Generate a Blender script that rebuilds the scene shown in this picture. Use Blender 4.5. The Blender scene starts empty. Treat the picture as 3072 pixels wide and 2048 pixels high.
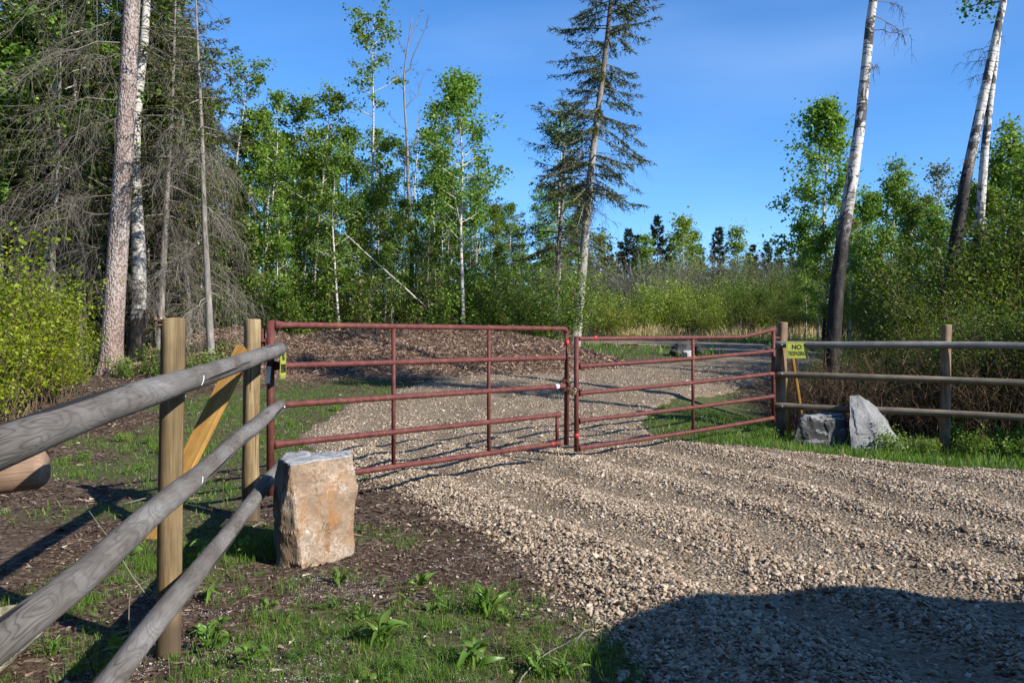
import bpy, math, random
import numpy as np
from mathutils import Vector, Quaternion, Matrix

# ------------------------------------------------------------------ camera, sky, sun, exposure
scene = bpy.context.scene
COL = scene.collection
F_PX, EYE, HOR = 2458.0, 1.4, 1034.0          # focal length in pixels of a 3072 wide frame, eye height, horizon row
cam_d = bpy.data.cameras.new('camera'); cam = bpy.data.objects.new('camera', cam_d); COL.objects.link(cam)
cam_d.sensor_width = 36.0; cam_d.lens = 36.0 * F_PX / 3072.0
cam_d.clip_start = 0.05; cam_d.clip_end = 3000
cam.location = (0, 0, EYE)
cam.rotation_euler = (math.radians(90) + math.atan(10 / F_PX), 0, 0)
scene.camera = cam

S = Vector((-1.35, 0.95, -1.0))                # where a shadow of 1 m height falls
elev = math.atan2(1.0, math.hypot(S.x, S.y))
world = bpy.data.worlds.new('World'); scene.world = world; world.use_nodes = True
wn = world.node_tree; wn.nodes.clear()
w_out = wn.nodes.new('ShaderNodeOutputWorld'); w_bg = wn.nodes.new('ShaderNodeBackground')
w_sky = wn.nodes.new('ShaderNodeTexSky'); w_sky.sky_type = 'NISHITA'; w_sky.sun_disc = False
w_sky.sun_elevation = elev; w_sky.sun_rotation = math.atan2(-S.x, -S.y)
w_sky.air_density = 1.0; w_sky.dust_density = 0.0; w_sky.ozone_density = 7.0; w_sky.altitude = 1500
w_hsv = wn.nodes.new('ShaderNodeHueSaturation'); w_hsv.inputs['Saturation'].default_value = 1.1
# thin, high cirrus veil laid over the sky by direction
w_tc = wn.nodes.new('ShaderNodeTexCoord'); w_map = wn.nodes.new('ShaderNodeMapping')
w_map.inputs['Scale'].default_value = (1.0, 1.0, 5.0); w_map.inputs['Rotation'].default_value = (0.0, math.radians(-14), 0.3)
w_no = wn.nodes.new('ShaderNodeTexNoise'); w_no.inputs['Scale'].default_value = 1.3; w_no.inputs['Detail'].default_value = 3
w_ramp = wn.nodes.new('ShaderNodeValToRGB'); w_ramp.color_ramp.elements[0].position = 0.5; w_ramp.color_ramp.elements[1].position = 0.8
w_ramp.color_ramp.elements[1].color = (.22, .22, .22, 1)
w_mix = wn.nodes.new('ShaderNodeMixRGB'); w_mix.inputs['Color2'].default_value = (3.2, 4.4, 6.2, 1)
L = wn.links.new
L(w_tc.outputs['Generated'], w_map.inputs['Vector']); L(w_map.outputs['Vector'], w_no.inputs['Vector'])
L(w_no.outputs['Fac'], w_ramp.inputs['Fac']); L(w_ramp.outputs['Color'], w_mix.inputs['Fac'])
L(w_sky.outputs['Color'], w_hsv.inputs['Color']); L(w_hsv.outputs['Color'], w_mix.inputs['Color1'])
L(w_mix.outputs['Color'], w_bg.inputs['Color']); L(w_bg.outputs['Background'], w_out.inputs['Surface'])
w_bg.inputs['Strength'].default_value = 0.135
sun_d = bpy.data.lights.new('sun', 'SUN'); sun_o = bpy.data.objects.new('sun', sun_d); COL.objects.link(sun_o)
sun_d.energy = 5.0; sun_d.angle = math.radians(0.53); sun_d.color = (1.0, 0.94, 0.85)
sun_o.location = (20, -14, 15); sun_o.rotation_euler = S.normalized().to_track_quat('-Z', 'Y').to_euler()
scene.view_settings.view_transform = 'Standard'; scene.view_settings.look = 'None'
scene.view_settings.exposure = 0.8; scene.view_settings.gamma = 1.0
scene.render.engine = 'CYCLES'
scene.cycles.max_bounces = 6; scene.cycles.diffuse_bounces = 3; scene.cycles.transparent_max_bounces = 6
scene.cycles.caustics_reflective = False; scene.cycles.caustics_refractive = False

RNG = np.random.default_rng(7)
random.seed(7)

# ------------------------------------------------------------------ numeric helpers
def hash2(ix, iy, seed):
    n = (ix.astype(np.int64) * 374761393 + iy.astype(np.int64) * 668265263 + seed * 1442695041) & 0xFFFFFFFF
    n = ((n ^ (n >> 13)) * 1274126177) & 0xFFFFFFFF
    return ((n ^ (n >> 16)) & 0xFFFFFF) / float(0xFFFFFF)

def vnoise(x, y, seed=0):
    x = np.asarray(x, float); y = np.asarray(y, float)
    ix = np.floor(x); iy = np.floor(y); fx = x - ix; fy = y - iy
    fx = fx * fx * (3 - 2 * fx); fy = fy * fy * (3 - 2 * fy)
    a = hash2(ix, iy, seed); b = hash2(ix + 1, iy, seed); c = hash2(ix, iy + 1, seed); d = hash2(ix + 1, iy + 1, seed)
    return (a * (1 - fx) + b * fx) * (1 - fy) + (c * (1 - fx) + d * fx) * fy

def fbm(x, y, seed=0, octv=4):
    s = 0; a = 0.5; t = 0
    for o in range(octv):
        s = s + a * vnoise(np.asarray(x) * 2 ** o, np.asarray(y) * 2 ** o, seed + o); t += a; a *= 0.5
    return s / t

def sstep(a, b, x):
    t = np.clip((np.asarray(x, float) - a) / (b - a), 0, 1); return t * t * (3 - 2 * t)

PRO_Y = [-50, 0, 9, 11, 13, 15, 17, 19, 25, 30, 40, 50, 70, 150, 400, 1500]
PRO_Z = [0, 0, 0, .10, .27, .46, .66, .82, 1.2, 1.45, 1.75, 2.05, 2.4, 3.5, 5, 9]
def terrain(x, y):
    x = np.asarray(x, float); y = np.asarray(y, float)
    z = np.interp(y, PRO_Y, PRO_Z)
    right = sstep(2.8, 4.5, x) * (1 - sstep(14, 19, y))
    z = z - right * np.interp(y, [9, 11, 13, 15, 17], [0, .11, .24, .3, .25])
    near = sstep(60, 20, y)
    z = z + near * ((fbm(x * .7, y * .7, 3, 3) - .5) * .07 + (fbm(x * 4, y * 4, 9, 2) - .5) * .025)
    return z

ROAD = np.array([(0.6, 0.2), (.55, 3.39), (.52, 4.06), (.21, 5.29), (-.51, 7.06), (-1.41, 8.41), (-2.4, 10), (-2.95, 11.4), (-2.8, 14), (-1.6, 17.1),
                 (1.2, 19.4), (3.2, 20.4), (5.0, 21.2), (6.2, 23.5), (6.3, 26), (4.5, 28.3), (1.5, 30), (-2, 31), (-2, 36), (3, 36.5), (6.5, 34),
                 (9, 29.5), (9.2, 25), (8, 21), (6.8, 18.9), (4.6, 16.6), (2.8, 14.5), (1.94, 12.4), (2.1, 11), (3.2, 10.3), (4.46, 9.6), (5.56, 8.9),
                 (9, 6.8), (14, 4), (14, .2)])
LEFT_EDGE = np.concatenate([[(2.2, -1.5), (1.1, 1.5)], ROAD[2:10]])
def poly_sd(px, py, poly):
    """signed distance, positive inside"""
    px = np.asarray(px, float); py = np.asarray(py, float)
    inside = np.zeros(px.shape, bool); dmin = np.full(px.shape, 1e9)
    n = len(poly)
    for i in range(n):
        x0, y0 = poly[i]; x1, y1 = poly[(i + 1) % n]
        dx, dy = x1 - x0, y1 - y0
        t = np.clip(((px - x0) * dx + (py - y0) * dy) / (dx * dx + dy * dy), 0, 1)
        dmin = np.minimum(dmin, np.hypot(px - x0 - t * dx, py - y0 - t * dy))
        cond = ((y0 > py) != (y1 > py))
        with np.errstate(divide='ignore', invalid='ignore'):
            xi = x0 + (py - y0) * dx / (dy if dy != 0 else 1e-9)
        inside ^= cond & (px < xi)
    return np.where(inside, dmin, -dmin)
def road_sd(x, y):
    return poly_sd(x, y, ROAD) + (fbm(np.asarray(x) * 2.3, np.asarray(y) * 2.3, 21, 3) - .5) * .34
def road_lift(x, y, sd=None):
    if sd is None: sd = road_sd(x, y)
    # windrows left by turning tyres, following the left edge of the drive
    x = np.asarray(x, float); y = np.asarray(y, float); dl = np.full(x.shape, 1e9)
    for (x0, y0), (x1, y1) in zip(LEFT_EDGE[:-1], LEFT_EDGE[1:]):
        t = np.clip(((x - x0) * (x1 - x0) + (y - y0) * (y1 - y0)) / ((x1 - x0) ** 2 + (y1 - y0) ** 2), 0, 1); dl = np.minimum(dl, np.hypot(x - x0 - t * (x1 - x0), y - y0 - t * (y1 - y0)))
    ph = dl * 6.6 + (fbm(x * .6, y * .6, 33, 3) - .5) * 5.0 - .9
    near = 1 - .8 * sstep(9.5, 14, y)
    ridge = (0.5 + .5 * np.sin(ph)) ** 1.3 * near * (.45 + 1.0 * fbm(x * .9 + 5, y * .9, 35, 2))
    ridge = np.clip(ridge, 0, 1)
    return np.clip(sd * .22, -.035, .03) + .055 * ridge * sstep(0, .5, sd), ridge
def mound_h(x, y):
    x = np.asarray(x, float); y = np.asarray(y, float)
    cy = 20.9 + .15 * (x + 3) * .3
    a = np.exp(-((y - cy) / 2.3) ** 2) * sstep(-9.5, -6.6, x) * (1 - sstep(-.3, 3.6, x)) * .8
    b = np.exp(-((y - 22) / 2.2) ** 2 - ((x + 8.6) / 2.0) ** 2) * .45
    n = fbm(x * 1.1, y * 1.1, 41, 4)
    m = (a + b) * (.72 + .56 * n)
    return np.maximum(m - .06, -.08)
def grass_mask(x, y):
    x = np.asarray(x, float); y = np.asarray(y, float)
    n = fbm(x * 1.0, y * 1.0, 51, 4); n2 = fbm(x * .35, y * .35, 57, 3)
    base = np.full(x.shape, .45)
    lawn = sstep(7.2, 9, y) * (1 - sstep(16.0, 18.2, y)) * sstep(-6.3, -4.2, x)
    base = base + lawn * .55
    verge = sstep(2.2, 3.2, x) * sstep(8.0, 9.5, y) * (1 - sstep(11.2, 12.2, y))
    base = base + verge * .7
    inner = sstep(1.6, 2.4, x) * sstep(11.8, 12.8, y) * (1 - sstep(16, 20, y)) * (1 - sstep(3.6, 4.6, x))
    base = base + inner * .3
    beh = sstep(3.6, 5, x) * sstep(11.8, 12.6, y) * (1 - sstep(18, 22, y))
    base = base - beh * .5
    base = base + sstep(19, 23, y) * .35 * sstep(-2.0, 1.0, x)
    base = base - sstep(-5.5, -7.5, x) * sstep(9, 13, y) * .25
    base = base - sstep(-1.0, -1.6, x) * (1 - sstep(5.0, 6.5, y)) * .2
    base = base + np.exp(-((x + .5) / .95) ** 2 - ((y - 4.05) / .75) ** 2) * .42
    base = base - np.exp(-((x + .1) / .5) ** 2 - ((y - 5.8) / .6) ** 2) * .35 + np.exp(-((x + 1.15) / .35) ** 2 - ((y - 5.0) / .3) ** 2) * .4
    return np.clip((base + (n - .5) * 1.5 + (n2 - .5) * .7), 0, 1)

# ------------------------------------------------------------------ mesh helpers
def make_mesh(name, V, F, smooth=False, attrs=None, mats=None, fmat=None):
    V = np.asarray(V, np.float32)
    me = bpy.data.meshes.new(name)
    Fs = F if isinstance(F, list) and len(F) and isinstance(F[0], np.ndarray) and F[0].ndim == 2 else [np.asarray(F)]
    Fs = [np.asarray(f, np.int32) for f in Fs if len(f)]
    nl = sum(f.size for f in Fs); nf = sum(len(f) for f in Fs)
    me.vertices.add(len(V)); me.vertices.foreach_set('co', V.ravel())
    me.loops.add(nl); me.polygons.add(nf)
    me.loops.foreach_set('vertex_index', np.concatenate([f.ravel() for f in Fs]).astype(np.int32))
    tot = np.concatenate([np.full(len(f), f.shape[1], np.int32) for f in Fs])
    st = np.concatenate([[0], np.cumsum(tot)[:-1]]).astype(np.int32)
    me.polygons.foreach_set('loop_start', st); me.polygons.foreach_set('loop_total', tot)
    if fmat is not None: me.polygons.foreach_set('material_index', np.asarray(fmat, np.int32))
    me.polygons.foreach_set('use_smooth', np.full(nf, bool(smooth)))
    me.update(calc_edges=True); me.validate()
    if attrs:
        for k, a in attrs.items():
            at = me.attributes.new(k, 'FLOAT', 'POINT'); at.data.foreach_set('value', np.asarray(a, np.float32))
    for m in (mats or []): me.materials.append(m)
    return me

def add(name, me, parent=None, loc=(0, 0, 0), **props):
    o = bpy.data.objects.new(name, me); COL.objects.link(o); o.location = loc
    if parent is not None: o.parent = parent
    for k, v in props.items(): o[k] = v
    return o

def thing(name, label, cat, loc=(0, 0, 0), group=None, rot=(0, 0, 0), scale=1.0):
    o = bpy.data.objects.new(name, None); COL.objects.link(o); o.location = loc; o.rotation_euler = rot
    o.scale = (scale,) * 3 if not hasattr(scale, '__len__') else scale
    o.empty_display_size = .1
    o['label'] = label; o['category'] = cat
    if group: o['group'] = group
    return o

class MB:
    """collects triangles and quads"""
    def __init__(s): s.V = []; s.T = []; s.Q = []; s.n = 0
    def put(s, V, T=None, Q=None):
        V = np.asarray(V, float).reshape(-1, 3)
        if T is not None and len(T): s.T.append(np.asarray(T, np.int64).reshape(-1, 3) + s.n)
        if Q is not None and len(Q): s.Q.append(np.asarray(Q, np.int64).reshape(-1, 4) + s.n)
        s.V.append(V); s.n += len(V)
    def tubes(s, P, R, sides=3, cap=False):
        """P (B,N,3) centre lines, R (B,N) radii"""
        P = np.asarray(P, float); R = np.asarray(R, float)
        if P.ndim == 2: P = P[None]; R = R[None]
        B, N, _ = P.shape
        T = np.gradient(P, axis=1); T /= np.linalg.norm(T, axis=2, keepdims=True) + 1e-12
        mean = T.mean(axis=1); ref = np.where(np.abs(mean[:, 2:3]) > .8, np.array([[1., 0, 0]]), np.array([[0, 0, 1.]]))
        A = np.cross(T, ref[:, None, :]); A /= np.linalg.norm(A, axis=2, keepdims=True) + 1e-12
        Bv = np.cross(T, A)
        th = np.arange(sides) * 2 * np.pi / sides
        V = P[:, :, None, :] + R[:, :, None, None] * (np.cos(th)[None, None, :, None] * A[:, :, None, :] + np.sin(th)[None, None, :, None] * Bv[:, :, None, :])
        b = (np.arange(B) * N * sides)[:, None, None]; i = (np.arange(N - 1) * sides)[None, :, None]; k = np.arange(sides)[None, None, :]
        k2 = (k + 1) % sides
        Q = np.stack([b + i + k, b + i + k2, b + i + sides + k2, b + i + sides + k], -1).reshape(-1, 4)
        s.put(V.reshape(-1, 3), Q=Q)
        if cap:
            off = s.n - B * N * sides
            for bb in range(B):
                for e, rev in ((0, False), (N - 1, True)):
                    c = P[bb, e]; ring = off + bb * N * sides + e * sides
                    s.V.append(c[None]); ci = s.n; s.n += 1
                    t = [(ci, ring + (q + 1) % sides, ring + q) if rev is False else (ci, ring + q, ring + (q + 1) % sides) for q in range(sides)]
                    s.T.append(np.array(t))
    def box(s, c, size, rot=None):
        v = np.array([(x, y, z) for z in (-.5, .5) for y in (-.5, .5) for x in (-.5, .5)]) * np.asarray(size)
        if rot is not None: v = v @ np.asarray(rot).T
        s.put(v + np.asarray(c), Q=[(0, 2, 3, 1), (4, 5, 7, 6), (0, 1, 5, 4), (2, 6, 7, 3), (0, 4, 6, 2), (1, 3, 7, 5)])
    def mesh(s, name, mat=None, smooth=False, attrs=None):
        V = np.concatenate(s.V); F = []
        if s.T: F.append(np.concatenate(s.T))
        if s.Q: F.append(np.concatenate(s.Q))
        return make_mesh(name, V, F, smooth, attrs, [mat] if mat else None)

def rand_unit(rng, n):
    v = rng.normal(size=(n, 3)); return v / (np.linalg.norm(v, axis=1, keepdims=True) + 1e-9)

def leaf_quads(mb, rng, C, size, aspect=.8, up=0.5, fold=.12, axis=None):
    """kite-shaped leaves, each its own island"""
    n = len(C)
    nrm = rand_unit(rng, n); nrm[:, 2] = np.abs(nrm[:, 2]) + up; nrm /= np.linalg.norm(nrm, axis=1, keepdims=True)
    a = rand_unit(rng, n) if axis is None else axis + .5 * rand_unit(rng, n)
    a -= nrm * (a * nrm).sum(1, keepdims=True); a /= np.linalg.norm(a, axis=1, keepdims=True) + 1e-9
    b = np.cross(nrm, a)
    s = (size * rng.uniform(.5, 1.45, n))[:, None]
    V = np.stack([C - a * s * .5, C - a * s * .05 + b * s * aspect * .5 + nrm * s * fold, C + a * s * .55, C - a * s * .05 - b * s * aspect * .5 + nrm * s * fold], 1)
    i = np.arange(n)[:, None] * 4
    mb.put(V.reshape(-1, 3), Q=i + np.array([[0, 1, 2, 3]]))

# ------------------------------------------------------------------ materials
def nodes(name):
    m = bpy.data.materials.new(name); m.use_nodes = True; nt = m.node_tree; nt.nodes.clear()
    out = nt.nodes.new('ShaderNodeOutputMaterial')
    return m, nt, out
def N(nt, typ, **kw):
    n = nt.nodes.new('ShaderNode' + typ)
    for k, v in kw.items():
        if k in n.inputs: n.inputs[k].default_value = v
        else: setattr(n, k, v)
    return n
def ramp(nt, fac, stops, interp='LINEAR'):
    r = nt.nodes.new('ShaderNodeValToRGB'); cr = r.color_ramp; cr.interpolation = interp
    while len(cr.elements) < len(stops): cr.elements.new(.5)
    for e, (p, c) in zip(cr.elements, stops):
        e.position = p; e.color = (*c, 1) if hasattr(c, '__len__') else (c, c, c, 1)
    nt.links.new(fac, r.inputs['Fac']); return r.outputs['Color']
def mixc(nt, fac, a, b, mode='MIX'):
    m = nt.nodes.new('ShaderNodeMixRGB'); m.blend_type = mode
    for v, s in ((fac, 'Fac'), (a, 'Color1'), (b, 'Color2')):
        if hasattr(v, 'is_output'): nt.links.new(v, m.inputs[s])
        else: m.inputs[s].default_value = (*v, 1) if hasattr(v, '__len__') else v
    return m.outputs['Color']
def math_(nt, op, a, b=None, clamp=False):
    m = nt.nodes.new('ShaderNodeMath'); m.operation = op; m.use_clamp = clamp
    for i, v in enumerate((a, b)):
        if v is None: continue
        if hasattr(v, 'is_output'): nt.links.new(v, m.inputs[i])
        else: m.inputs[i].default_value = v
    return m.outputs[0]
def coords(nt, scale=(1, 1, 1), kind='Object', rot=(0, 0, 0)):
    tc = nt.nodes.new('ShaderNodeTexCoord'); mp = nt.nodes.new('ShaderNodeMapping')
    mp.inputs['Scale'].default_value = scale; mp.inputs['Rotation'].default_value = rot
    nt.links.new(tc.outputs[kind], mp.inputs['Vector']); return mp.outputs['Vector']
def noise(nt, vec, scale, detail=3, rough=.55, dist=0.0, out='Fac'):
    n = N(nt, 'TexNoise', Scale=scale, Detail=detail, Roughness=rough, Distortion=dist)
    if vec is not None: nt.links.new(vec, n.inputs['Vector'])
    return n.outputs[out]
def voro(nt, vec, scale, feature='F1', out='Distance', rnd=1.0):
    n = N(nt, 'TexVoronoi', Scale=scale, Randomness=rnd); n.feature = feature
    if vec is not None: nt.links.new(vec, n.inputs['Vector'])
    return n.outputs[out]
def bump(nt, h, strength=.4, dist=.02):
    b = N(nt, 'Bump', Strength=strength, Distance=dist); nt.links.new(h, b.inputs['Height']); return b.outputs['Normal']
def finish(nt, out, col, rough=.8, normal=None, spec=.3, metallic=0.0, trans=None, transfac=.35):
    p = N(nt, 'BsdfPrincipled', Roughness=rough, Metallic=metallic)
    p.inputs['Specular IOR Level'].default_value = spec
    if hasattr(col, 'is_output'): nt.links.new(col, p.inputs['Base Color'])
    else: p.inputs['Base Color'].default_value = (*col, 1)
    if normal is not None: nt.links.new(normal, p.inputs['Normal'])
    sh = p.outputs['BSDF']
    if trans is not None:
        t = N(nt, 'BsdfTranslucent')
        nt.links.new(trans, t.inputs['Color']) if hasattr(trans, 'is_output') else None
        mx = N(nt, 'MixShader', Fac=transfac); nt.links.new(sh, mx.inputs[1]); nt.links.new(t.outputs[0], mx.inputs[2]); sh = mx.outputs[0]
    nt.links.new(sh, out.inputs['Surface'])

def m_leaf(name, stops, transfac=.4, rough=.45, spec=.35, objvar=True):
    m, nt, out = nodes(name)
    g = N(nt, 'NewGeometry'); c = ramp(nt, g.outputs['Random Per Island'], stops)
    if objvar:
        oi = N(nt, 'ObjectInfo'); hs = N(nt, 'HueSaturation')
        h = N(nt, 'MapRange'); h.inputs['To Min'].default_value = .485; h.inputs['To Max'].default_value = .515
        v = N(nt, 'MapRange'); v.inputs['To Min'].default_value = .82; v.inputs['To Max'].default_value = 1.1
        nt.links.new(oi.outputs['Random'], h.inputs['Value'])
        nt.links.new(math_(nt, 'FRACT', math_(nt, 'MULTIPLY', oi.outputs['Random'], 7.13)), v.inputs['Value'])
        nt.links.new(h.outputs[0], hs.inputs['Hue']); nt.links.new(v.outputs[0], hs.inputs['Value']); nt.links.new(c, hs.inputs['Color'])
        c = hs.outputs['Color']
    t = mixc(nt, 1.0, c, (1.25, 1.3, .6), 'MULTIPLY')
    finish(nt, out, c, rough, spec=spec, trans=t, transfac=transfac)
    return m
def m_plain(name, col, rough=.7, spec=.3, metallic=0.0, var=.25, scale=8.0, bmp=.1):
    m, nt, out = nodes(name); v = coords(nt)
    n = noise(nt, v, scale, 4); c = mixc(nt, 1.0, col, ramp(nt, n, [(.3, 1 - var), (.7, 1 + var * .6)]), 'MULTIPLY')
    finish(nt, out, c, rough, bump(nt, n, bmp, .01), spec, metallic); return m

MAT = {}
MAT['aspen_leaf'] = m_leaf('aspen_leaf', [(0, (.075, .145, .018)), (.5, (.145, .245, .03)), (1, (.26, .355, .07))])
MAT['bush_leaf'] = m_leaf('bush_leaf', [(0, (.13, .19, .010)), (.5, (.21, .275, .014)), (1, (.30, .35, .025))], .45)
MAT['shrub_leaf'] = m_leaf('shrub_leaf', [(0, (.045, .082, .010)), (.5, (.095, .148, .019)), (1, (.19, .235, .04))], .4)
MAT['willow_leaf'] = m_leaf('willow_leaf', [(0, (.10, .155, .018)), (.5, (.20, .255, .03)), (1, (.30, .34, .06))], .35)
MAT['bronze_leaf'] = m_leaf('bronze_leaf', [(0, (.075, .095, .03)), (1, (.20, .21, .085))], .35)
MAT['needle'] = m_leaf('needle', [(0, (.026, .038, .011)), (.5, (.062, .076, .02)), (1, (.13, .125, .04))], .15, .6, .2)
MAT['needle_far'] = m_leaf('needle_far', [(0, (.018, .032, .016)), (1, (.04, .058, .026))], .1, .6, .2)
MAT['weed_leaf'] = m_leaf('weed_leaf', [(0, (.085, .17, .022)), (1, (.15, .25, .045))], .35, .4, .4)
MAT['grass'] = m_leaf('grass_blade', [(0, (.055, .12, .016)), (.5, (.09, .185, .022)), (.93, (.15, .24, .03)), (1, (.36, .30, .14))], .35, .5, .3, False)
MAT['straw'] = m_leaf('straw', [(0, (.38, .29, .14)), (.6, (.52, .42, .23)), (1, (.62, .52, .32))], .3, .7, .2, False)
MAT['twig'] = m_leaf('twig', [(0, (.075, .064, .05)), (.5, (.15, .133, .108)), (1, (.25, .225, .185))], 0.0, .85, .1)
MAT['brown_twig'] = m_leaf('brown_twig', [(0, (.05, .032, .022)), (.6, (.11, .07, .045)), (1, (.22, .15, .10))], 0.0, .85, .1)
MAT['grey_twig'] = m_leaf('grey_twig', [(0, (.075, .072, .058)), (.5, (.15, .142, .115)), (1, (.24, .225, .19))], 0.0, .85, .1)
MAT['stem'] = m_leaf('stem', [(0, (.09, .065, .04)), (1, (.20, .15, .09))], 0.0, .85, .1)

def m_gravel_stone():
    m, nt, out = nodes('gravel_stone'); g = N(nt, 'NewGeometry')
    c = ramp(nt, g.outputs['Random Per Island'], [(0, (.075, .053, .035)), (.18, (.18, .132, .088)), (.42, (.315, .242, .168)), (.70, (.45, .36, .262)), (.84, (.25, .205, .16)), (.93, (.58, .495, .39)), (1, (.23, .122, .06))])
    v = coords(nt); n = noise(nt, v, 160, 3)
    c = mixc(nt, 1.0, c, ramp(nt, n, [(.3, .78), (.7, 1.15)]), 'MULTIPLY')
    finish(nt, out, c, .8, bump(nt, n, .3, .003), .25); return m
MAT['stone'] = m_gravel_stone()
def m_road():
    m, nt, out = nodes('gravel_bed'); v = coords(nt)
    vc = voro(nt, v, 46, out='Color'); vd = voro(nt, v, 46); v2 = voro(nt, v, 17, out='Color')
    sep = N(nt, 'SeparateColor'); nt.links.new(vc, sep.inputs[0])
    c = ramp(nt, sep.outputs[0], [(0, (.08, .059, .04)), (.3, (.215, .167, .115)), (.6, (.335, .265, .187)), (.85, (.435, .355, .262)), (1, (.53, .45, .35))])
    c = mixc(nt, .25, c, ramp(nt, sep.outputs[1], [(0, (.11, .08, .055)), (1, (.37, .30, .215))]))
    fines = noise(nt, v, 2.2, 4); at = N(nt, 'Attribute'); at.attribute_name = 'ridge'
    fm = math_(nt, 'MULTIPLY', ramp(nt, fines, [(.3, .35), (.55, 1)]), math_(nt, 'SUBTRACT', 1.0, at.outputs['Fac'], True))
    c = mixc(nt, math_(nt, 'MULTIPLY', fm, .7), c, (.15, .11, .07))
    h = math_(nt, 'SUBTRACT', 1.0, vd)
    finish(nt, out, c, .9, bump(nt, h, .9, .02), .2); return m
MAT['grit'] = m_plain('grit', (.46, .46, .47), .8, .2, var=.4)
MAT['road'] = m_road()
def m_ground():
    m, nt, out = nodes('ground'); v = coords(nt)
    at = N(nt, 'Attribute'); at.attribute_name = 'grass'
    n1 = noise(nt, v, 3.0, 5, .65); n2 = noise(nt, v, 26, 4, .7)
    vc = voro(nt, coords(nt, (1, 1, .2)), 38, out='Color'); sep = N(nt, 'SeparateColor'); nt.links.new(vc, sep.inputs[0])
    soil = ramp(nt, n2, [(.25, (.026, .018, .013)), (.5, (.065, .045, .032)), (.75, (.135, .10, .075))])
    chips = ramp(nt, sep.outputs[0], [(0, (.038, .023, .017)), (.55, (.09, .057, .04)), (.82, (.17, .115, .08)), (1, (.34, .275, .21))])
    soil = mixc(nt, ramp(nt, n1, [(.35, .25), (.65, .85)]), soil, chips)
    spk = voro(nt, v, 90); fleck = noise(nt, v, 1.7, 3)
    soil = mixc(nt, math_(nt, 'MULTIPLY', ramp(nt, spk, [(.10, 1), (.2, 0)]), ramp(nt, fleck, [(.52, 0), (.62, .8)])), soil, (.42, .42, .42))
    green = ramp(nt, n2, [(.3, (.035, .062, .016)), (.7, (.085, .125, .032))])
    c = mixc(nt, ramp(nt, math_(nt, 'ADD', at.outputs['Fac'], math_(nt, 'MULTIPLY', math_(nt, 'SUBTRACT', n2, .5), .6)), [(.45, 0), (.95, .62)]), soil, green)
    hh = math_(nt, 'ADD', n2, math_(nt, 'MULTIPLY', sep.outputs[1], .5))
    finish(nt, out, c, .95, bump(nt, hh, .7, .03), .1); return m
MAT['ground'] = m_ground()
def m_chip():
    m, nt, out = nodes('wood_chip'); g = N(nt, 'NewGeometry')
    c = ramp(nt, g.outputs['Random Per Island'], [(0, (.06, .036, .026)), (.35, (.16, .10, .072)), (.65, (.26, .178, .128)), (.88, (.38, .285, .21)), (1, (.55, .44, .325))])
    finish(nt, out, c, .9, spec=.15); return m
MAT['chip'] = m_chip()
def m_litter():
    m, nt, out = nodes('litter_chip'); g = N(nt, 'NewGeometry')
    c = ramp(nt, g.outputs['Random Per Island'], [(0, (.028, .019, .014)), (.5, (.075, .05, .037)), (.8, (.14, .098, .073)), (.95, (.26, .20, .15)), (1, (.45, .39, .31))])
    finish(nt, out, c, .9, spec=.15); return m
MAT['litter'] = m_litter()

def m_grey_log():
    """weathered peeled log: silver wood with dark wandering contour grain along local Z"""
    m, nt, out = nodes('grey_log'); v = coords(nt, (1, 1, .2))
    n = noise(nt, v, 8.0, 2.0, .5, 1.0)
    band = math_(nt, 'FRACT', math_(nt, 'MULTIPLY', n, 15.0))
    oi = N(nt, 'ObjectInfo')
    soft = ramp(nt, noise(nt, coords(nt, (1, 1, .6)), 2.3, 2), [(.38, .15), (.62, .85)])
    line = ramp(nt, band, [(0, .0), (.2, .7), (.4, 1), (.85, .85), (1, .0)])
    line = mixc(nt, soft, line, (1, 1, 1))
    big = noise(nt, coords(nt, (1, 1, .5)), 3.2, 4, .6)
    fine = noise(nt, coords(nt, (1, 1, .05)), 160, 3)
    base = ramp(nt, big, [(.3, (.075, .063, .052)), (.46, (.125, .112, .098)), (.62, (.185, .175, .165)), (.76, (.15, .11, .08))])
    c = mixc(nt, line, mixc(nt, 1.0, base, (.46, .42, .38), 'MULTIPLY'), base)
    kn = voro(nt, coords(nt, (1, 1, .45)), 5.0); c = mixc(nt, ramp(nt, kn, [(.05, .8), (.10, 0)]), c, (.07, .05, .038))
    c = mixc(nt, 1.0, c, ramp(nt, fine, [(.3, .78), (.7, 1.16)]), 'MULTIPLY')
    crack = ramp(nt, noise(nt, coords(nt, (1, 1, .025)), 16, 2, .5, .3), [(.63, 0), (.65, 1)])
    c = mixc(nt, crack, c, (.02, .017, .014))
    h = math_(nt, 'ADD', math_(nt, 'MULTIPLY', line, .35), math_(nt, 'SUBTRACT', math_(nt, 'MULTIPLY', fine, .3), math_(nt, 'MULTIPLY', crack, 1.4)))
    finish(nt, out, c, .8, bump(nt, h, .55, .006), .25); return m
MAT['grey_log'] = m_grey_log()
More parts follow.
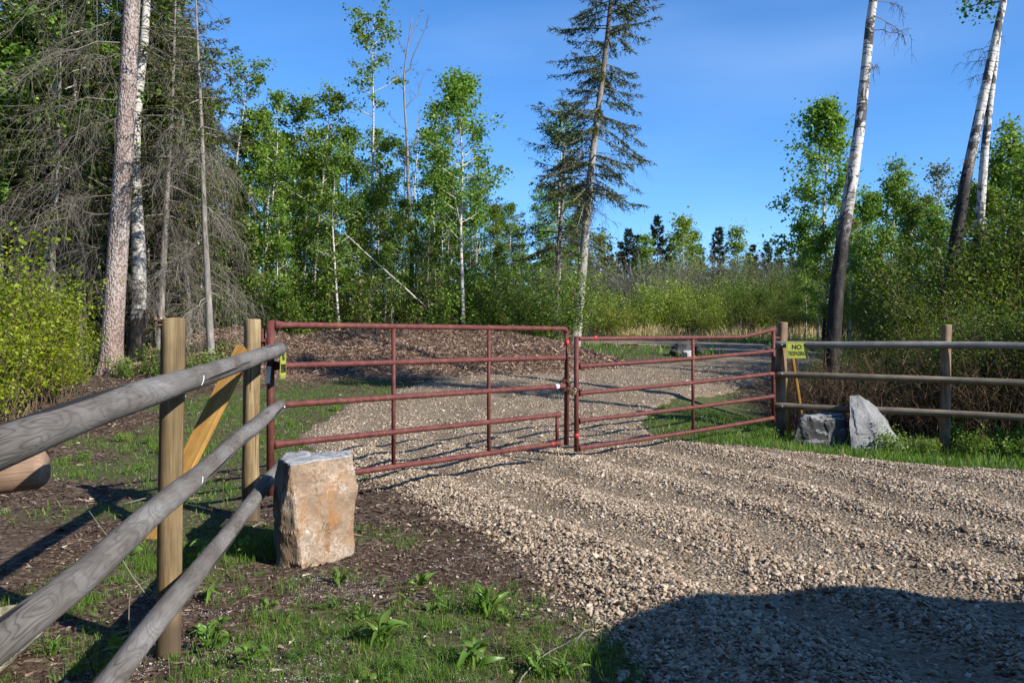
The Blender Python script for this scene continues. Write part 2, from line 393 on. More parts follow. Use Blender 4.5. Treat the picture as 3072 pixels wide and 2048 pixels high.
def m_post(name, stops, crackp=.66, scale=9.0, splash=False):
    m, nt, out = nodes(name); v = coords(nt, (1, 1, .06))
    n = noise(nt, v, scale, 4, .6, .4); fine = noise(nt, coords(nt, (1, 1, .04)), 170, 3)
    c = ramp(nt, n, stops)
    blot = noise(nt, coords(nt), 4.0, 3); c = mixc(nt, 1.0, c, ramp(nt, blot, [(.3, .62), (.65, 1.12)]), 'MULTIPLY')
    c = mixc(nt, 1.0, c, ramp(nt, fine, [(.3, .72), (.7, 1.2)]), 'MULTIPLY')
    crack = ramp(nt, noise(nt, coords(nt, (1, 1, .03)), 22, 2, .5, .3), [(crackp, 0), (crackp + .03, 1)])
    c = mixc(nt, math_(nt, 'MULTIPLY', crack, .8), c, (.04, .025, .012))
    sx = N(nt, 'SeparateXYZ'); nt.links.new(coords(nt), sx.inputs[0]); foot = N(nt, 'MapRange'); foot.inputs['From Min'].default_value = .30; foot.inputs['From Max'].default_value = .62; foot.inputs['To Min'].default_value = .75; foot.inputs['To Max'].default_value = 0; nt.links.new(math_(nt, 'ADD', sx.outputs[2], math_(nt, 'MULTIPLY', math_(nt, 'SUBTRACT', blot, .5), .7)), foot.inputs['Value'])
    if splash: c = mixc(nt, foot.outputs[0], c, (.06, .043, .03))
    knot = voro(nt, coords(nt, (1, 1, .35)), 4.2)
    c = mixc(nt, ramp(nt, knot, [(.04, .75), (.09, 0)]), c, (.10, .055, .025))
    h = math_(nt, 'SUBTRACT', fine, crack)
    finish(nt, out, c, .75, bump(nt, h, .35, .004), .25); return m
MAT['post'] = m_post('treated_post', [(.25, (.085, .058, .03)), (.42, (.165, .115, .056)), (.58, (.225, .165, .088)), (.75, (.31, .24, .145))], .64, 14, True)
MAT['post_old'] = m_post('old_post', [(.3, (.13, .085, .052)), (.5, (.235, .158, .098)), (.7, (.33, .235, .15))], .64, 9, True)
MAT['rough_post'] = m_post('rough_post', [(.25, (.10, .066, .032)), (.42, (.20, .14, .07)), (.58, (.29, .215, .115)), (.75, (.40, .31, .185))], .59, 16, True)
MAT['lumber'] = m_post('yellow_lumber', [(.3, (.27, .135, .03)), (.5, (.38, .21, .055)), (.7, (.45, .28, .095))], .75)
MAT['rail_old'] = m_post('old_rail', [(.3, (.115, .09, .06)), (.5, (.205, .165, .115)), (.7, (.30, .25, .18))], .66)
MAT['rail_grey'] = m_post('grey_rail', [(.3, (.14, .132, .12)), (.5, (.215, .205, .19)), (.7, (.28, .27, .25))], .68)
MAT['brown_log'] = m_post('brown_log', [(.3, (.16, .095, .06)), (.5, (.25, .165, .11)), (.7, (.30, .225, .17))], .72)
MAT['end_grain'] = m_plain('end_grain', (.42, .29, .15), .85, .2, var=.35, scale=30)

def m_gate():
    m, nt, out = nodes('red_gate_paint'); v = coords(nt)
    n = noise(nt, v, 14, 5, .7); n2 = noise(nt, v, 70, 3)
    c = ramp(nt, n, [(.3, (.062, .018, .015)), (.5, (.105, .031, .026)), (.62, (.13, .043, .034)), (.78, (.16, .085, .06))])
    c = mixc(nt, ramp(nt, n2, [(.66, 0), (.72, .7)]), c, (.26, .20, .165))
    rust = noise(nt, v, 4, 4, .7); c = mixc(nt, ramp(nt, rust, [(.58, 0), (.72, .7)]), c, (.15, .065, .028))
    finish(nt, out, c, .6, bump(nt, n2, .2, .002), .25); return m
MAT['gate'] = m_gate()
MAT['rust'] = m_plain('rusty_chain', (.14, .07, .045), .6, .4, .5, .5, 40)
MAT['brass'] = m_plain('brass_lock', (.45, .34, .12), .35, .5, .8, .2, 30)
MAT['steel'] = m_plain('galvanised_bolt', (.45, .45, .46), .4, .5, .8, .2, 60)
MAT['red_tape'] = m_plain('red_reflector', (.38, .016, .018), .5, .5, var=.2, scale=40)
MAT['white_tape'] = m_plain('white_tape', (.72, .75, .78), .4, .5, var=.12, scale=40)
MAT['sign_face'] = m_plain('sign_yellow', (.33, .36, .055), .45, .4, var=.12, scale=7, bmp=.02)
MAT['sign_ink'] = m_plain('sign_black', (.012, .012, .012), .5, .3, var=.1)

def m_rock(name, stops, vein=(.6, .58, .54), veinp=.03, stain=None, rough=.75, sc=3.0, bstr=.7):
    m, nt, out = nodes(name); v = coords(nt)
    n = noise(nt, v, sc, 6, .68, .5); c = ramp(nt, n, stops)
    if stain:
        c = mixc(nt, ramp(nt, noise(nt, v, 2.4, 4, .6, .8), [(.48, 0), (.62, .85)]), c, stain)
    d = noise(nt, v, 16, 5, .75, .5); vv = math_(nt, 'ABSOLUTE', math_(nt, 'SUBTRACT', d, .5))
    patch = ramp(nt, noise(nt, v, 4.1, 5, .7), [(.46, 0), (.62, .9)])
    c = mixc(nt, math_(nt, 'MULTIPLY', ramp(nt, vv, [(veinp * .3, .75), (veinp, 0)]), patch), c, vein)
    f = noise(nt, v, 60, 4, .7); c = mixc(nt, 1.0, c, ramp(nt, f, [(.3, .8), (.7, 1.15)]), 'MULTIPLY')
    h = math_(nt, 'ADD', n, math_(nt, 'MULTIPLY', f, .18))
    finish(nt, out, c, rough, bump(nt, h, bstr, .03), .3); return m
MAT['tan_rock'] = m_rock('tan_rock', [(.25, (.085, .058, .036)), (.40, (.185, .125, .08)), (.56, (.25, .178, .118)), (.72, (.21, .18, .145))], (.48, .42, .35), .042, (.25, .115, .03), sc=4.2)
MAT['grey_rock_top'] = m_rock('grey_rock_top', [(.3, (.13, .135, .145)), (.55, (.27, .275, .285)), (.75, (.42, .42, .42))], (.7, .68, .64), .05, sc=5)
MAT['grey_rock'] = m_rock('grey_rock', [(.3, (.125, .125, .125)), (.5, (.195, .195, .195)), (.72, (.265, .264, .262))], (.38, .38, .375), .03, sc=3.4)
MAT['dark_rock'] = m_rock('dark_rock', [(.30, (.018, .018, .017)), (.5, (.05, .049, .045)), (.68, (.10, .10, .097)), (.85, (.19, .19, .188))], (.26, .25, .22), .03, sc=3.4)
MAT['grey_shaded_rock'] = m_rock('grey_shaded_rock', [(.3, (.03, .029, .028)), (.5, (.075, .074, .07)), (.72, (.17, .167, .16))], (.26, .25, .23), .04, sc=4)  # grey fracture rock, darkened further to paint shade on the boulder's left side
MAT['pale_rock'] = m_rock('pale_rock', [(.3, (.38, .36, .33)), (.6, (.55, .53, .5)), (.8, (.62, .61, .6))], sc=4)
MAT['green_rock'] = m_rock('green_rock', [(.3, (.16, .15, .09)), (.5, (.28, .25, .16)), (.75, (.40, .36, .25))], (.5, .48, .4), .04, (.16, .20, .13), sc=6)

def m_spruce_bark():
    m, nt, out = nodes('spruce_bark'); v = coords(nt, (1, 1, .6))
    vd = voro(nt, v, 26); n = noise(nt, coords(nt, (1, 1, .3)), 6, 4, .6)
    c = ramp(nt, n, [(.3, (.22, .17, .15)), (.5, (.34, .285, .26)), (.72, (.44, .40, .375))])
    c = mixc(nt, ramp(nt, vd, [(.42, 0), (.68, .7)]), c, (.10, .065, .052))
    low = N(nt, 'SeparateXYZ'); nt.links.new(coords(nt), low.inputs[0])
    c = mixc(nt, math_(nt, 'MULTIPLY', ramp(nt, math_(nt, 'MULTIPLY', low.outputs[2], .4), [(.1, .7), (.9, 0)]), n), c, (.20, .095, .06))
    finish(nt, out, c, .9, bump(nt, math_(nt, 'SUBTRACT', n, vd), .9, .03), .15); return m
MAT['spruce_bark'] = m_spruce_bark()
def m_birch(name, dark0, dark1, patch=.6, white=(.62, .60, .56)):
    """white paper bark, dark lenticels and scars, rough dark bark at the foot"""
    m, nt, out = nodes(name); v = coords(nt)
    sx = N(nt, 'SeparateXYZ'); nt.links.new(v, sx.inputs[0])
    len_ = noise(nt, coords(nt, (1, 1, 9)), 3.2, 3, .6, .4)
    big = noise(nt, coords(nt, (1.6, 1.6, 1.0)), 1.7, 5, .7, .8)
    fine = noise(nt, coords(nt, (1, 1, .35)), 22, 4, .7)
    c = mixc(nt, ramp(nt, fine, [(.3, .5), (.7, 0)]), white, (.42, .36, .31))
    c = mixc(nt, ramp(nt, len_, [(.555, 0), (.60, .92)]), c, (.03, .026, .022))
    c = mixc(nt, ramp(nt, big, [(patch, 0), (patch + .03, .95)]), c, (.055, .046, .04))
    zz = math_(nt, 'ADD', sx.outputs[2], math_(nt, 'MULTIPLY', math_(nt, 'SUBTRACT', big, .5), 6.0))
    low = N(nt, 'MapRange'); low.inputs['From Min'].default_value = dark0; low.inputs['From Max'].default_value = dark1
    low.inputs['To Min'].default_value = 1; low.inputs['To Max'].default_value = 0; nt.links.new(zz, low.inputs['Value'])
    barkd = ramp(nt, noise(nt, coords(nt, (1, 1, .22)), 20, 4, .7), [(.38, (.007, .006, .005)), (.58, (.026, .021, .017)), (.76, (.085, .074, .062))])
    c = mixc(nt, low.outputs[0], c, barkd)
    finish(nt, out, c, .7, bump(nt, math_(nt, 'ADD', fine, math_(nt, 'MULTIPLY', len_, -.6)), .5, .02), .25); return m
MAT['birch'] = m_birch('birch_bark', 3.0, 3.8, .515, (.55, .535, .50))
MAT['birch_dark'] = m_birch('birch_bark_scarred', 4.2, 5.0, .50, (.55, .535, .50))
MAT['birch_low'] = m_birch('birch_bark_grey', 1.2, 2.0, .62, (.46, .44, .40))
MAT['aspen_bark'] = m_birch('aspen_bark', .2, .6, .66, (.47, .455, .39))
def m_dead_bark():
    m, nt, out = nodes('grey_bark'); v = coords(nt, (1, 1, .25)); n = noise(nt, v, 14, 5, .65)
    c = ramp(nt, n, [(.3, (.09, .078, .066)), (.5, (.19, .17, .15)), (.7, (.30, .28, .255))])
    finish(nt, out, c, .9, bump(nt, n, .6, .02), .15); return m
MAT['grey_bark'] = m_dead_bark()
def m_pale_bark():
    m, nt, out = nodes('pale_spruce_bark'); n = noise(nt, coords(nt, (1, 1, .5)), 16, 5, .7); sx = N(nt, 'SeparateXYZ'); nt.links.new(coords(nt), sx.inputs[0])
    c = ramp(nt, n, [(.3, (.15, .135, .115)), (.5, (.29, .27, .245)), (.72, (.42, .40, .37))]); k = voro(nt, coords(nt, (1, 1, .7)), 5.5)
    c = mixc(nt, ramp(nt, k, [(.06, .9), (.13, 0)]), c, (.05, .04, .03))
    hi = N(nt, 'MapRange'); hi.inputs['From Min'].default_value = 5.5; hi.inputs['From Max'].default_value = 10.5; nt.links.new(sx.outputs[2], hi.inputs['Value'])
    c = mixc(nt, hi.outputs[0], c, ramp(nt, n, [(.3, (.06, .045, .03)), (.7, (.15, .115, .08))]))
    finish(nt, out, c, .9, bump(nt, n, .6, .02), .15); return m
MAT['hero_bark'] = m_pale_bark()
MAT['trailer_paint'] = m_plain('trailer_paint', (.06, .065, .075), .25, .5, .3, .05, 3, 0.0)
MAT['trailer_glass'] = m_plain('trailer_glass', (.01, .012, .014), .05, .6, 0, .05, 3, 0.0)
MAT['tyre'] = m_plain('tyre_rubber', (.02, .02, .02), .85, .2)

def stuff(o): o['kind'] = 'stuff'; return o

# ------------------------------------------------------------------ ground, road
def axis(lo, hi, step, far_lo, far_hi, growth=1.25):
    a = list(np.arange(lo, hi + 1e-6, step)); s = step
    while a[-1] < far_hi: s *= growth; a.append(a[-1] + s)
    s = step
    while a[0] > far_lo: s *= growth; a.insert(0, a[0] - s)
    return np.array(a)
gx = axis(-9, 10.5, .11, -900, 900); gy = axis(.6, 24, .11, -60, 1400)
GX, GY = np.meshgrid(gx, gy); GZ = terrain(GX, GY)
nx, ny = len(gx), len(gy)
idx = np.arange(nx * ny).reshape(ny, nx)
quads = np.stack([idx[:-1, :-1], idx[:-1, 1:], idx[1:, 1:], idx[1:, :-1]], -1).reshape(-1, 4)
gm = grass_mask(GX, GY)
me = make_mesh('ground', np.stack([GX, GY, GZ], -1).reshape(-1, 3), quads, True, {'grass': gm.ravel()}, [MAT['ground']])
add('ground', me, kind='structure', label='uneven ground of soil, bark litter and patchy grass')

rx = np.arange(-4.2, 14.2, .07); ry = axis(.4, 21.5, .07, .3, 39, 1.06)
RX, RY = np.meshgrid(rx, ry); RS = road_sd(RX, RY); lift, ridge = road_lift(RX, RY, RS)
RZ = terrain(RX, RY) + lift
keep = RS > -.16
idr = np.arange(RX.size).reshape(RX.shape)
fk = keep[:-1, :-1] & keep[:-1, 1:] & keep[1:, 1:] & keep[1:, :-1]
rq = np.stack([idr[:-1, :-1], idr[:-1, 1:], idr[1:, 1:], idr[1:, :-1]], -1)[fk]
used = np.unique(rq); remap = np.full(RX.size, -1); remap[used] = np.arange(len(used))
RV = np.stack([RX, RY, RZ], -1).reshape(-1, 3)[used]
me = make_mesh('road', RV, remap[rq], True, {'ridge': ridge.ravel()[used]}, [MAT['road']])
add('road', me, kind='structure', label='curving gravel driveway running through the gate')
def surf(x, y):
    sd = road_sd(x, y); lf, rd = road_lift(x, y, sd)
    return np.maximum(terrain(x, y), np.where(sd > -.14, terrain(x, y) + lf, -9))
def in_view(x, y, m=1.1):
    return (np.abs(x) < .627 * y + m)

# gravel stones: real pebbles, dense and large near, sparser far
ICO_V = []; ph = (1 + 5 ** .5) / 2
for a, b in ((-1, ph), (1, ph), (-1, -ph), (1, -ph)): ICO_V.append((a, b, 0))
for a, b in ((-1, ph), (1, ph), (-1, -ph), (1, -ph)): ICO_V.append((0, a, b))
for a, b in ((-1, ph), (1, ph), (-1, -ph), (1, -ph)): ICO_V.append((b, 0, a))
ICO_V = np.array(ICO_V); ICO_V /= np.linalg.norm(ICO_V[0])
def hull_faces(V):
    f = []
    n = len(V)
    for i in range(n):
        for j in range(i + 1, n):
            for k in range(j + 1, n):
                nn = np.cross(V[j] - V[i], V[k] - V[i]); d = (V - V[i]) @ nn
                if (d < 1e-6).all(): f.append((i, j, k))
                elif (d > -1e-6).all(): f.append((i, k, j))
    return np.array(f)
ICO_F = hull_faces(ICO_V)
OCT_V = np.array([(1, 0, 0), (-1, 0, 0), (0, 1, 0), (0, -1, 0), (0, 0, 1), (0, 0, -1)], float); OCT_F = hull_faces(OCT_V)
def rot_mats(rng, n):
    q = rng.normal(size=(n, 4)); q /= np.linalg.norm(q, axis=1, keepdims=True); w, x, y, z = q.T
    return np.stack([1 - 2 * (y * y + z * z), 2 * (x * y - z * w), 2 * (x * z + y * w), 2 * (x * y + z * w), 1 - 2 * (x * x + z * z), 2 * (y * z - x * w),
                     2 * (x * z - y * w), 2 * (y * z + x * w), 1 - 2 * (x * x + y * y)], -1).reshape(n, 3, 3)
def pebbles(rng, x, y, size, BV, BF, sink=.25):
    n = len(x); k = len(BV)
    sc = size[:, None] * rng.uniform([.75, .6, .4], [1.25, 1.0, .75], (n, 3))
    V = BV[None] * (1 + rng.uniform(-.22, .22, (n, k, 1))) * sc[:, None, :]
    R = rot_mats(rng, n); ang = rng.uniform(0, 2 * np.pi, n); tilt = rng.normal(0, .35, (n, 2))
    Rz = np.zeros((n, 3, 3)); Rz[:, 0, 0] = np.cos(ang); Rz[:, 0, 1] = -np.sin(ang); Rz[:, 1, 0] = np.sin(ang); Rz[:, 1, 1] = np.cos(ang); Rz[:, 2, 2] = 1
    Rz[:, 2, 0] = tilt[:, 0]; Rz[:, 2, 1] = tilt[:, 1]
    V = np.einsum('nij,nkj->nki', Rz, V)
    z = surf(x, y) + size * (.35 - sink) 
    V += np.stack([x, y, z], -1)[:, None, :]
    F = (np.arange(n) * k)[:, None, None] + BF[None]
    return V.reshape(-1, 3), F.reshape(-1, 3)
def scatter(rng, n, x0, x1, y0, y1, prob):
    x = rng.uniform(x0, x1, n); y = rng.uniform(y0, y1, n)
    k = in_view(x, y); x, y = x[k], y[k]
    k = rng.uniform(size=len(x)) < prob(x, y); return x[k], y[k]
def gprob(x, y):
    sd = road_sd(x, y); _, rd = road_lift(x, y, sd)
    p = sstep(-.28, .12, sd) * (.13 + .87 * np.clip(rd * 1.9 - .25, 0, 1)) 
    edge = np.exp(-((sd - .12) / .2) ** 2)
    p = np.maximum(p, edge * .95 * (y < 9))
    stray = .010 * (sd > -1.3) * (x > -1.0)
    return np.where(sd > -.28, p, stray)
mb = MB()
x, y = scatter(RNG, 86000, -1.2, 5.4, 2.8, 6.2, gprob)
sz = RNG.gamma(3, .0023, len(x)) + .004
V, F_ = pebbles(RNG, x, y, sz, ICO_V, ICO_F, .1); mb.put(V, T=F_)
x, y = scatter(RNG, 135000, -2.6, 7.4, 6.2, 10.2, gprob)
sz = RNG.gamma(4, .0021, len(x)) + .0045
V, F_ = pebbles(RNG, x, y, sz, OCT_V, OCT_F, .1); mb.put(V, T=F_)
x, y = scatter(RNG, 60000, -3.6, 7.5, 10.2, 19.5, lambda x, y: np.minimum(gprob(x, y) + .3 * (road_sd(x, y) > 0), 1))
sz = RNG.gamma(4, .0024, len(x)) + .005
V, F_ = pebbles(RNG, x, y, sz, OCT_V, OCT_F, .15); mb.put(V, T=F_)
o = add('gravel', mb.mesh('gravel', MAT['stone'], False), label='loose tan and grey gravel covering the driveway', category='gravel', kind='stuff')

# ------------------------------------------------------------------ mulch mound
mx = np.arange(-11, 4.6, .12); my = np.arange(16.5, 25.6, .12)
MX, MY = np.meshgrid(mx, my); MZ = terrain(MX, MY) + mound_h(MX, MY) + (fbm(MX * 5, MY * 5, 44, 2) - .5) * .10 * sstep(.05, .3, mound_h(MX, MY))
idm = np.arange(MX.size).reshape(MX.shape)
mq = np.stack([idm[:-1, :-1], idm[:-1, 1:], idm[1:, 1:], idm[1:, :-1]], -1).reshape(-1, 4)
def m_mulch():
    m, nt, out = nodes('mulch_base'); v = coords(nt)
    vc = voro(nt, v, 24, out='Color'); sep = N(nt, 'SeparateColor'); nt.links.new(vc, sep.inputs[0])
    c = ramp(nt, sep.outputs[0], [(0, (.05, .03, .022)), (.4, (.13, .08, .055)), (.8, (.24, .16, .11)), (1, (.36, .27, .2))])
    finish(nt, out, c, .95, bump(nt, noise(nt, v, 18, 5, .7), .8, .05), .1); return m
MAT['mulch'] = m_mulch()
pile = add('mulch_pile', make_mesh('mulch_pile', np.stack([MX, MY, MZ], -1).reshape(-1, 3), mq, True, None, [MAT['mulch']]),
           label='long low mound of shredded reddish brown wood mulch before the trees', category='mulch pile', kind='stuff')
def shards(rng, x, y, z, ln, wd, tilt=.3):
    n = len(x); a = rng.uniform(0, 2 * np.pi, n); t = rng.normal(0, tilt, n); r = rng.normal(0, .6, n)
    d = np.stack([np.cos(a) * np.cos(t), np.sin(a) * np.cos(t), np.sin(t)], -1)
    s = np.stack([-np.sin(a) * np.cos(r), np.cos(a) * np.cos(r), np.sin(r)], -1)
    c = np.stack([x, y, z], -1); l = ln[:, None]; w = wd[:, None]
    V = np.stack([c - d * l * .5 - s * w * .3, c - d * l * .3 + s * w * .5 + [0, 0, .006], c + d * l * .5 + s * w * .2, c + d * l * .35 - s * w * .5 + [0, 0, .004]], 1)
    return V.reshape(-1, 3), np.arange(n)[:, None] * 4 + np.array([[0, 1, 2, 3]])
mb = MB()
x = RNG.uniform(-10.5, 4.2, 100000); y = RNG.uniform(16.6, 23.2, 100000); mh = mound_h(x, y)
k = RNG.uniform(size=len(x)) < sstep(-.03, .16, mh); x, y, mh = x[k], y[k], mh[k]
V, Q = shards(RNG, x, y, terrain(x, y) + mh + RNG.uniform(0, .06, len(x)), RNG.gamma(2.2, .036, len(x)) + .02, RNG.uniform(.008, .026, len(x)), .4)
mb.put(V, Q=Q)
stuff(add('wood_chips', mb.mesh('wood_chips', MAT['chip']), pile))

# bark litter on the bare soil
mb = MB()
def lprob(x, y):
    sd = road_sd(x, y); return np.where(sd < -.05, np.clip(1.0 - grass_mask(x, y) * 1.1, .08, 1), 0.0)
x, y = scatter(RNG, 17000, -3.2, .7, 3.0, 6.5, lprob)
V, Q = shards(RNG, x, y, terrain(x, y) + .006, RNG.gamma(2.2, .011, len(x)) + .008, RNG.uniform(.004, .014, len(x)), .25); mb.put(V, Q=Q)
x, y = scatter(RNG, 44000, -9, 1.0, 6.0, 18, lprob)
V, Q = shards(RNG, x, y, terrain(x, y) + .012, RNG.gamma(2.2, .022, len(x)) + .015, RNG.uniform(.008, .022, len(x)), .25); mb.put(V, Q=Q)
x, y = scatter(RNG, 9000, 4.2, 9, 11, 16, lprob)
V, Q = shards(RNG, x, y, terrain(x, y) + .012, RNG.gamma(2.5, .04, len(x)) + .02, RNG.uniform(.008, .025, len(x)), .25); mb.put(V, Q=Q)
add('bark_litter', mb.mesh('bark_litter', MAT['litter']), label='scattered bark and wood litter on the soil', category='litter', kind='stuff')

mb = MB(); x, y = scatter(RNG, 15000, -1.9, .7, 3.0, 5.6, lambda x, y: sstep(.46, .62, fbm(x * 2.1, y * 2.1, 81, 3)) * (road_sd(x, y) < 0))
V, F_ = pebbles(RNG, x, y, RNG.uniform(.0015, .0042, len(x)), OCT_V, OCT_F, .0); mb.put(V, T=F_)
add('grit', mb.mesh('grit', MAT['grit']), label='pale grit specks strewn over the soil in front of the boulder', category='grit', kind='stuff')
# ------------------------------------------------------------------ grass
def blades(rng, x, y, z, hgt, wid, lean=.45, bend=.5):
    n = len(x); a = rng.uniform(0, 2 * np.pi, n); l = np.abs(rng.normal(0, lean, n))
    d = np.stack([np.cos(a) * l, np.sin(a) * l, np.ones(n)], -1)
    fa = rng.uniform(0, 2 * np.pi, n); s = np.stack([np.cos(fa), np.sin(fa), np.zeros(n)], -1) * wid[:, None] * .5
    b = np.stack([x, y, z - .01], -1); h = hgt[:, None]
    mid = b + d * h * .55; tip = b + d * h * .55 + (d * np.array([1 + bend, 1 + bend, .75])) * h * .45
    V = np.stack([b - s, b + s, mid + s * .75, mid - s * .75, tip], 1)
    i = np.arange(n)[:, None] * 5
    return V.reshape(-1, 3), i + np.array([[2, 4, 3]]), i + np.array([[0, 1, 2, 3]])
mb = MB()
def gp(th):
    def f(x, y):
        sd = road_sd(x, y); g = grass_mask(x, y) * (.35 + 1.1 * vnoise(x * 7, y * 7, 77))
        return np.where(sd < -.03, np.clip((g - th) * 1.9, 0, 1), .004 * (sd < .5))
    return f
x, y = scatter(RNG, 70000, -2.8, 1.2, 3.0, 6.4, gp(.30))
gh = .02 + .085 * fbm(x * 2.2, y * 2.2, 61, 2) ** 1.6 * RNG.uniform(.4, 1.8, len(x))
V, T_, Q_ = blades(RNG, x, y, terrain(x, y), gh, RNG.uniform(.0018, .0042, len(x))); mb.put(V, T=T_, Q=Q_)
x, y = scatter(RNG, 56000, -9, 1.2, 6.4, 18.5, gp(.42))
k = mound_h(x, y) < .05; x, y = x[k], y[k]
V, T_, Q_ = blades(RNG, x, y, terrain(x, y), RNG.gamma(3, .012, len(x)) + .015, RNG.uniform(.006, .012, len(x)), .5); mb.put(V, T=T_, Q=Q_)
x, y = scatter(RNG, 42000, 1.8, 8.5, 8.2, 14.0, gp(.38))
vg = (1 - sstep(11.0, 12.0, y))
V, T_, Q_ = blades(RNG, x, y, terrain(x, y), RNG.gamma(3, .018, len(x)) * (.6 + .6 * vg) + .02, RNG.uniform(.006, .012, len(x)), .4); mb.put(V, T=T_, Q=Q_)
x, y = scatter(RNG, 26000, -1, 18, 18, 42, gp(.3))
V, T_, Q_ = blades(RNG, x, y, terrain(x, y), RNG.gamma(3, .035, len(x)) + .03, RNG.uniform(.015, .03, len(x)), .4); mb.put(V, T=T_, Q=Q_)
tx, ty = scatter(RNG, 520, -2.4, .5, 3.2, 5.6, gp(.25)); k = RNG.integers(25, 70, len(tx)); ti = np.repeat(np.arange(len(tx)), k)
x = tx[ti] + RNG.normal(0, .028, len(ti)); y = ty[ti] + RNG.normal(0, .028, len(ti)); th_ = RNG.uniform(.03, .105, len(tx))[ti]
k = road_sd(x, y) < 0; x, y, th_ = x[k], y[k], th_[k]
V, T_, Q_ = blades(RNG, x, y, terrain(x, y), th_ * RNG.uniform(.5, 1.15, len(x)), RNG.uniform(.0016, .0034, len(x)), .35, .9); mb.put(V, T=T_, Q=Q_)
tx, ty = scatter(RNG, 700, -7, 7.5, 6, 14, gp(.35)); k = RNG.integers(20, 45, len(tx)); ti = np.repeat(np.arange(len(tx)), k)
x = tx[ti] + RNG.normal(0, .05, len(ti)); y = ty[ti] + RNG.normal(0, .05, len(ti)); th_ = RNG.uniform(.04, .13, len(tx))[ti]
k = road_sd(x, y) < 0; x, y, th_ = x[k], y[k], th_[k]
V, T_, Q_ = blades(RNG, x, y, terrain(x, y), th_ * RNG.uniform(.5, 1.15, len(x)), RNG.uniform(.004, .008, len(x)), .35, .9); mb.put(V, T=T_, Q=Q_)
add('grass', mb.mesh('grass', MAT['grass']), label='short green grass on the verges and lawn', category='grass', kind='stuff')
# dry tall grass by the far willows
mb = MB()
x = RNG.uniform(-6, 24, 60000); y = RNG.uniform(31, 46, 60000)
tg = fbm(x * .45, y * .45, 91, 3)
k = (road_sd(x, y) < -.9) & (RNG.uniform(size=len(x)) < sstep(.5, .62, tg) * (.10 + sstep(37.5, 40, y) * .7)) ; x, y = x[k], y[k]
V, T_, Q_ = blades(RNG, x, y, terrain(x, y), RNG.uniform(.25, .85, len(x)) * (.35 + fbm(x * .5, y * .5, 92, 2)), RNG.uniform(.02, .035, len(x)), .3); mb.put(V, T=T_, Q=Q_)
add('dry_grass', mb.mesh('dry_grass', MAT['straw']), label='tall pale dry grass along the foot of the willows', category='dry grass', kind='stuff')

# ------------------------------------------------------------------ logs, posts, gates
def P(u, v, Y):
    """the point at depth Y seen at photo pixel u, v"""
    return np.array([(u - 1536) / F_PX * Y, Y, EYE - (v - HOR) / F_PX * Y])
def log_mesh(name, Ln, r0, r1, mat, endmat, sides=20, wob=.06, seed=0, bev=.012, nseg=None, bow=0.0, axe=0):
    rng = np.random.default_rng(seed); nseg = nseg or max(6, int(Ln / .09))
    t = np.concatenate([[0, .35 * bev / Ln], np.linspace(bev / Ln, 1 - bev / Ln, nseg), [1 - .35 * bev / Ln, 1]])
    r = r0 + (r1 - r0) * t; r = r * (1 + (vnoise(t * Ln * 3.1 + seed * 3.7, 0 * t, seed) - .5) * wob * 1.6)
    r[0] -= bev; r[-1] -= bev; r[1] -= bev * .4; r[-2] -= bev * .4
    th = np.arange(sides) * 2 * np.pi / sides
    irr = 1 + (vnoise(np.cos(th)[None, :] * 1.6 + 9 + t[:, None] * Ln * 1.1, np.sin(th)[None, :] * 1.6 + seed, seed + 3) - .5) * wob * 2.2
    ox = bow * np.sin(np.pi * t) + (vnoise(t * Ln * 1.3, 0 * t, seed + 5) - .5) * .018; oy = (vnoise(t * Ln * 1.2, 0 * t + 4, seed + 6) - .5) * .018
    X = ox[:, None] + r[:, None] * irr * np.cos(th); Y = oy[:, None] + r[:, None] * irr * np.sin(th)
    Z = np.repeat((t * Ln)[:, None], sides, 1)
    if axe: Z[-2:] += np.cos(th + seed)[None, :] * axe
    V = np.stack([X, Y, Z], -1).reshape(-1, 3); n = len(t)
    i = (np.arange(n - 1) * sides)[:, None]; k = np.arange(sides)[None]; k2 = (k + 1) % sides
    Q = np.stack([i + k, i + k2, i + sides + k2, i + sides + k], -1).reshape(-1, 4)
    c0 = len(V); V = np.concatenate([V, [[ox[0], oy[0], 0], [ox[-1], oy[-1], Ln]]])
    T = [(c0, (q + 1) % sides, q) for q in range(sides)] + [(c0 + 1, (n - 1) * sides + q, (n - 1) * sides + (q + 1) % sides) for q in range(sides)]
    T = np.array(T); me = make_mesh(name, V, [T, Q], True, None, [mat, endmat], np.concatenate([np.ones(len(T)), np.zeros(len(Q))]))
    return me
def place_along(o, p0, p1, root):
    p0 = Vector(p0); p1 = Vector(p1); d = p1 - p0
    o.location = p0 - (root.location if root else Vector((0, 0, 0))); o.rotation_euler = d.to_track_quat('Z', 'Y').to_euler()
def log(name, p0, p1, r0, r1, mat, root, endmat=None, **kw):
    Ln = float(np.linalg.norm(np.asarray(p1) - np.asarray(p0)))
    o = add(name, log_mesh(name, Ln, r0, r1, MAT[mat], MAT[endmat or mat], **kw), root); place_along(o, p0, p1, root); return o
def plank(name, p0, p1, w, t, mat, root, side=(1, 0, 0)):
    p0 = Vector(p0); p1 = Vector(p1); Ln = (p1 - p0).length
    mb = MB(); mb.box((0, 0, Ln / 2), (w, t, Ln)); me = mb.mesh(name, MAT[mat]); o = add(name, me, root)
    z = (p1 - p0).normalized(); x = Vector(side); x = (x - z * x.dot(z)).normalized(); yv = z.cross(x)
    o.location = p0 - root.location; o.rotation_euler = Matrix((x, yv, z)).transposed().to_euler()
    bv = o.modifiers.new('bevel', 'BEVEL'); bv.width = .006; bv.segments = 2
    return o
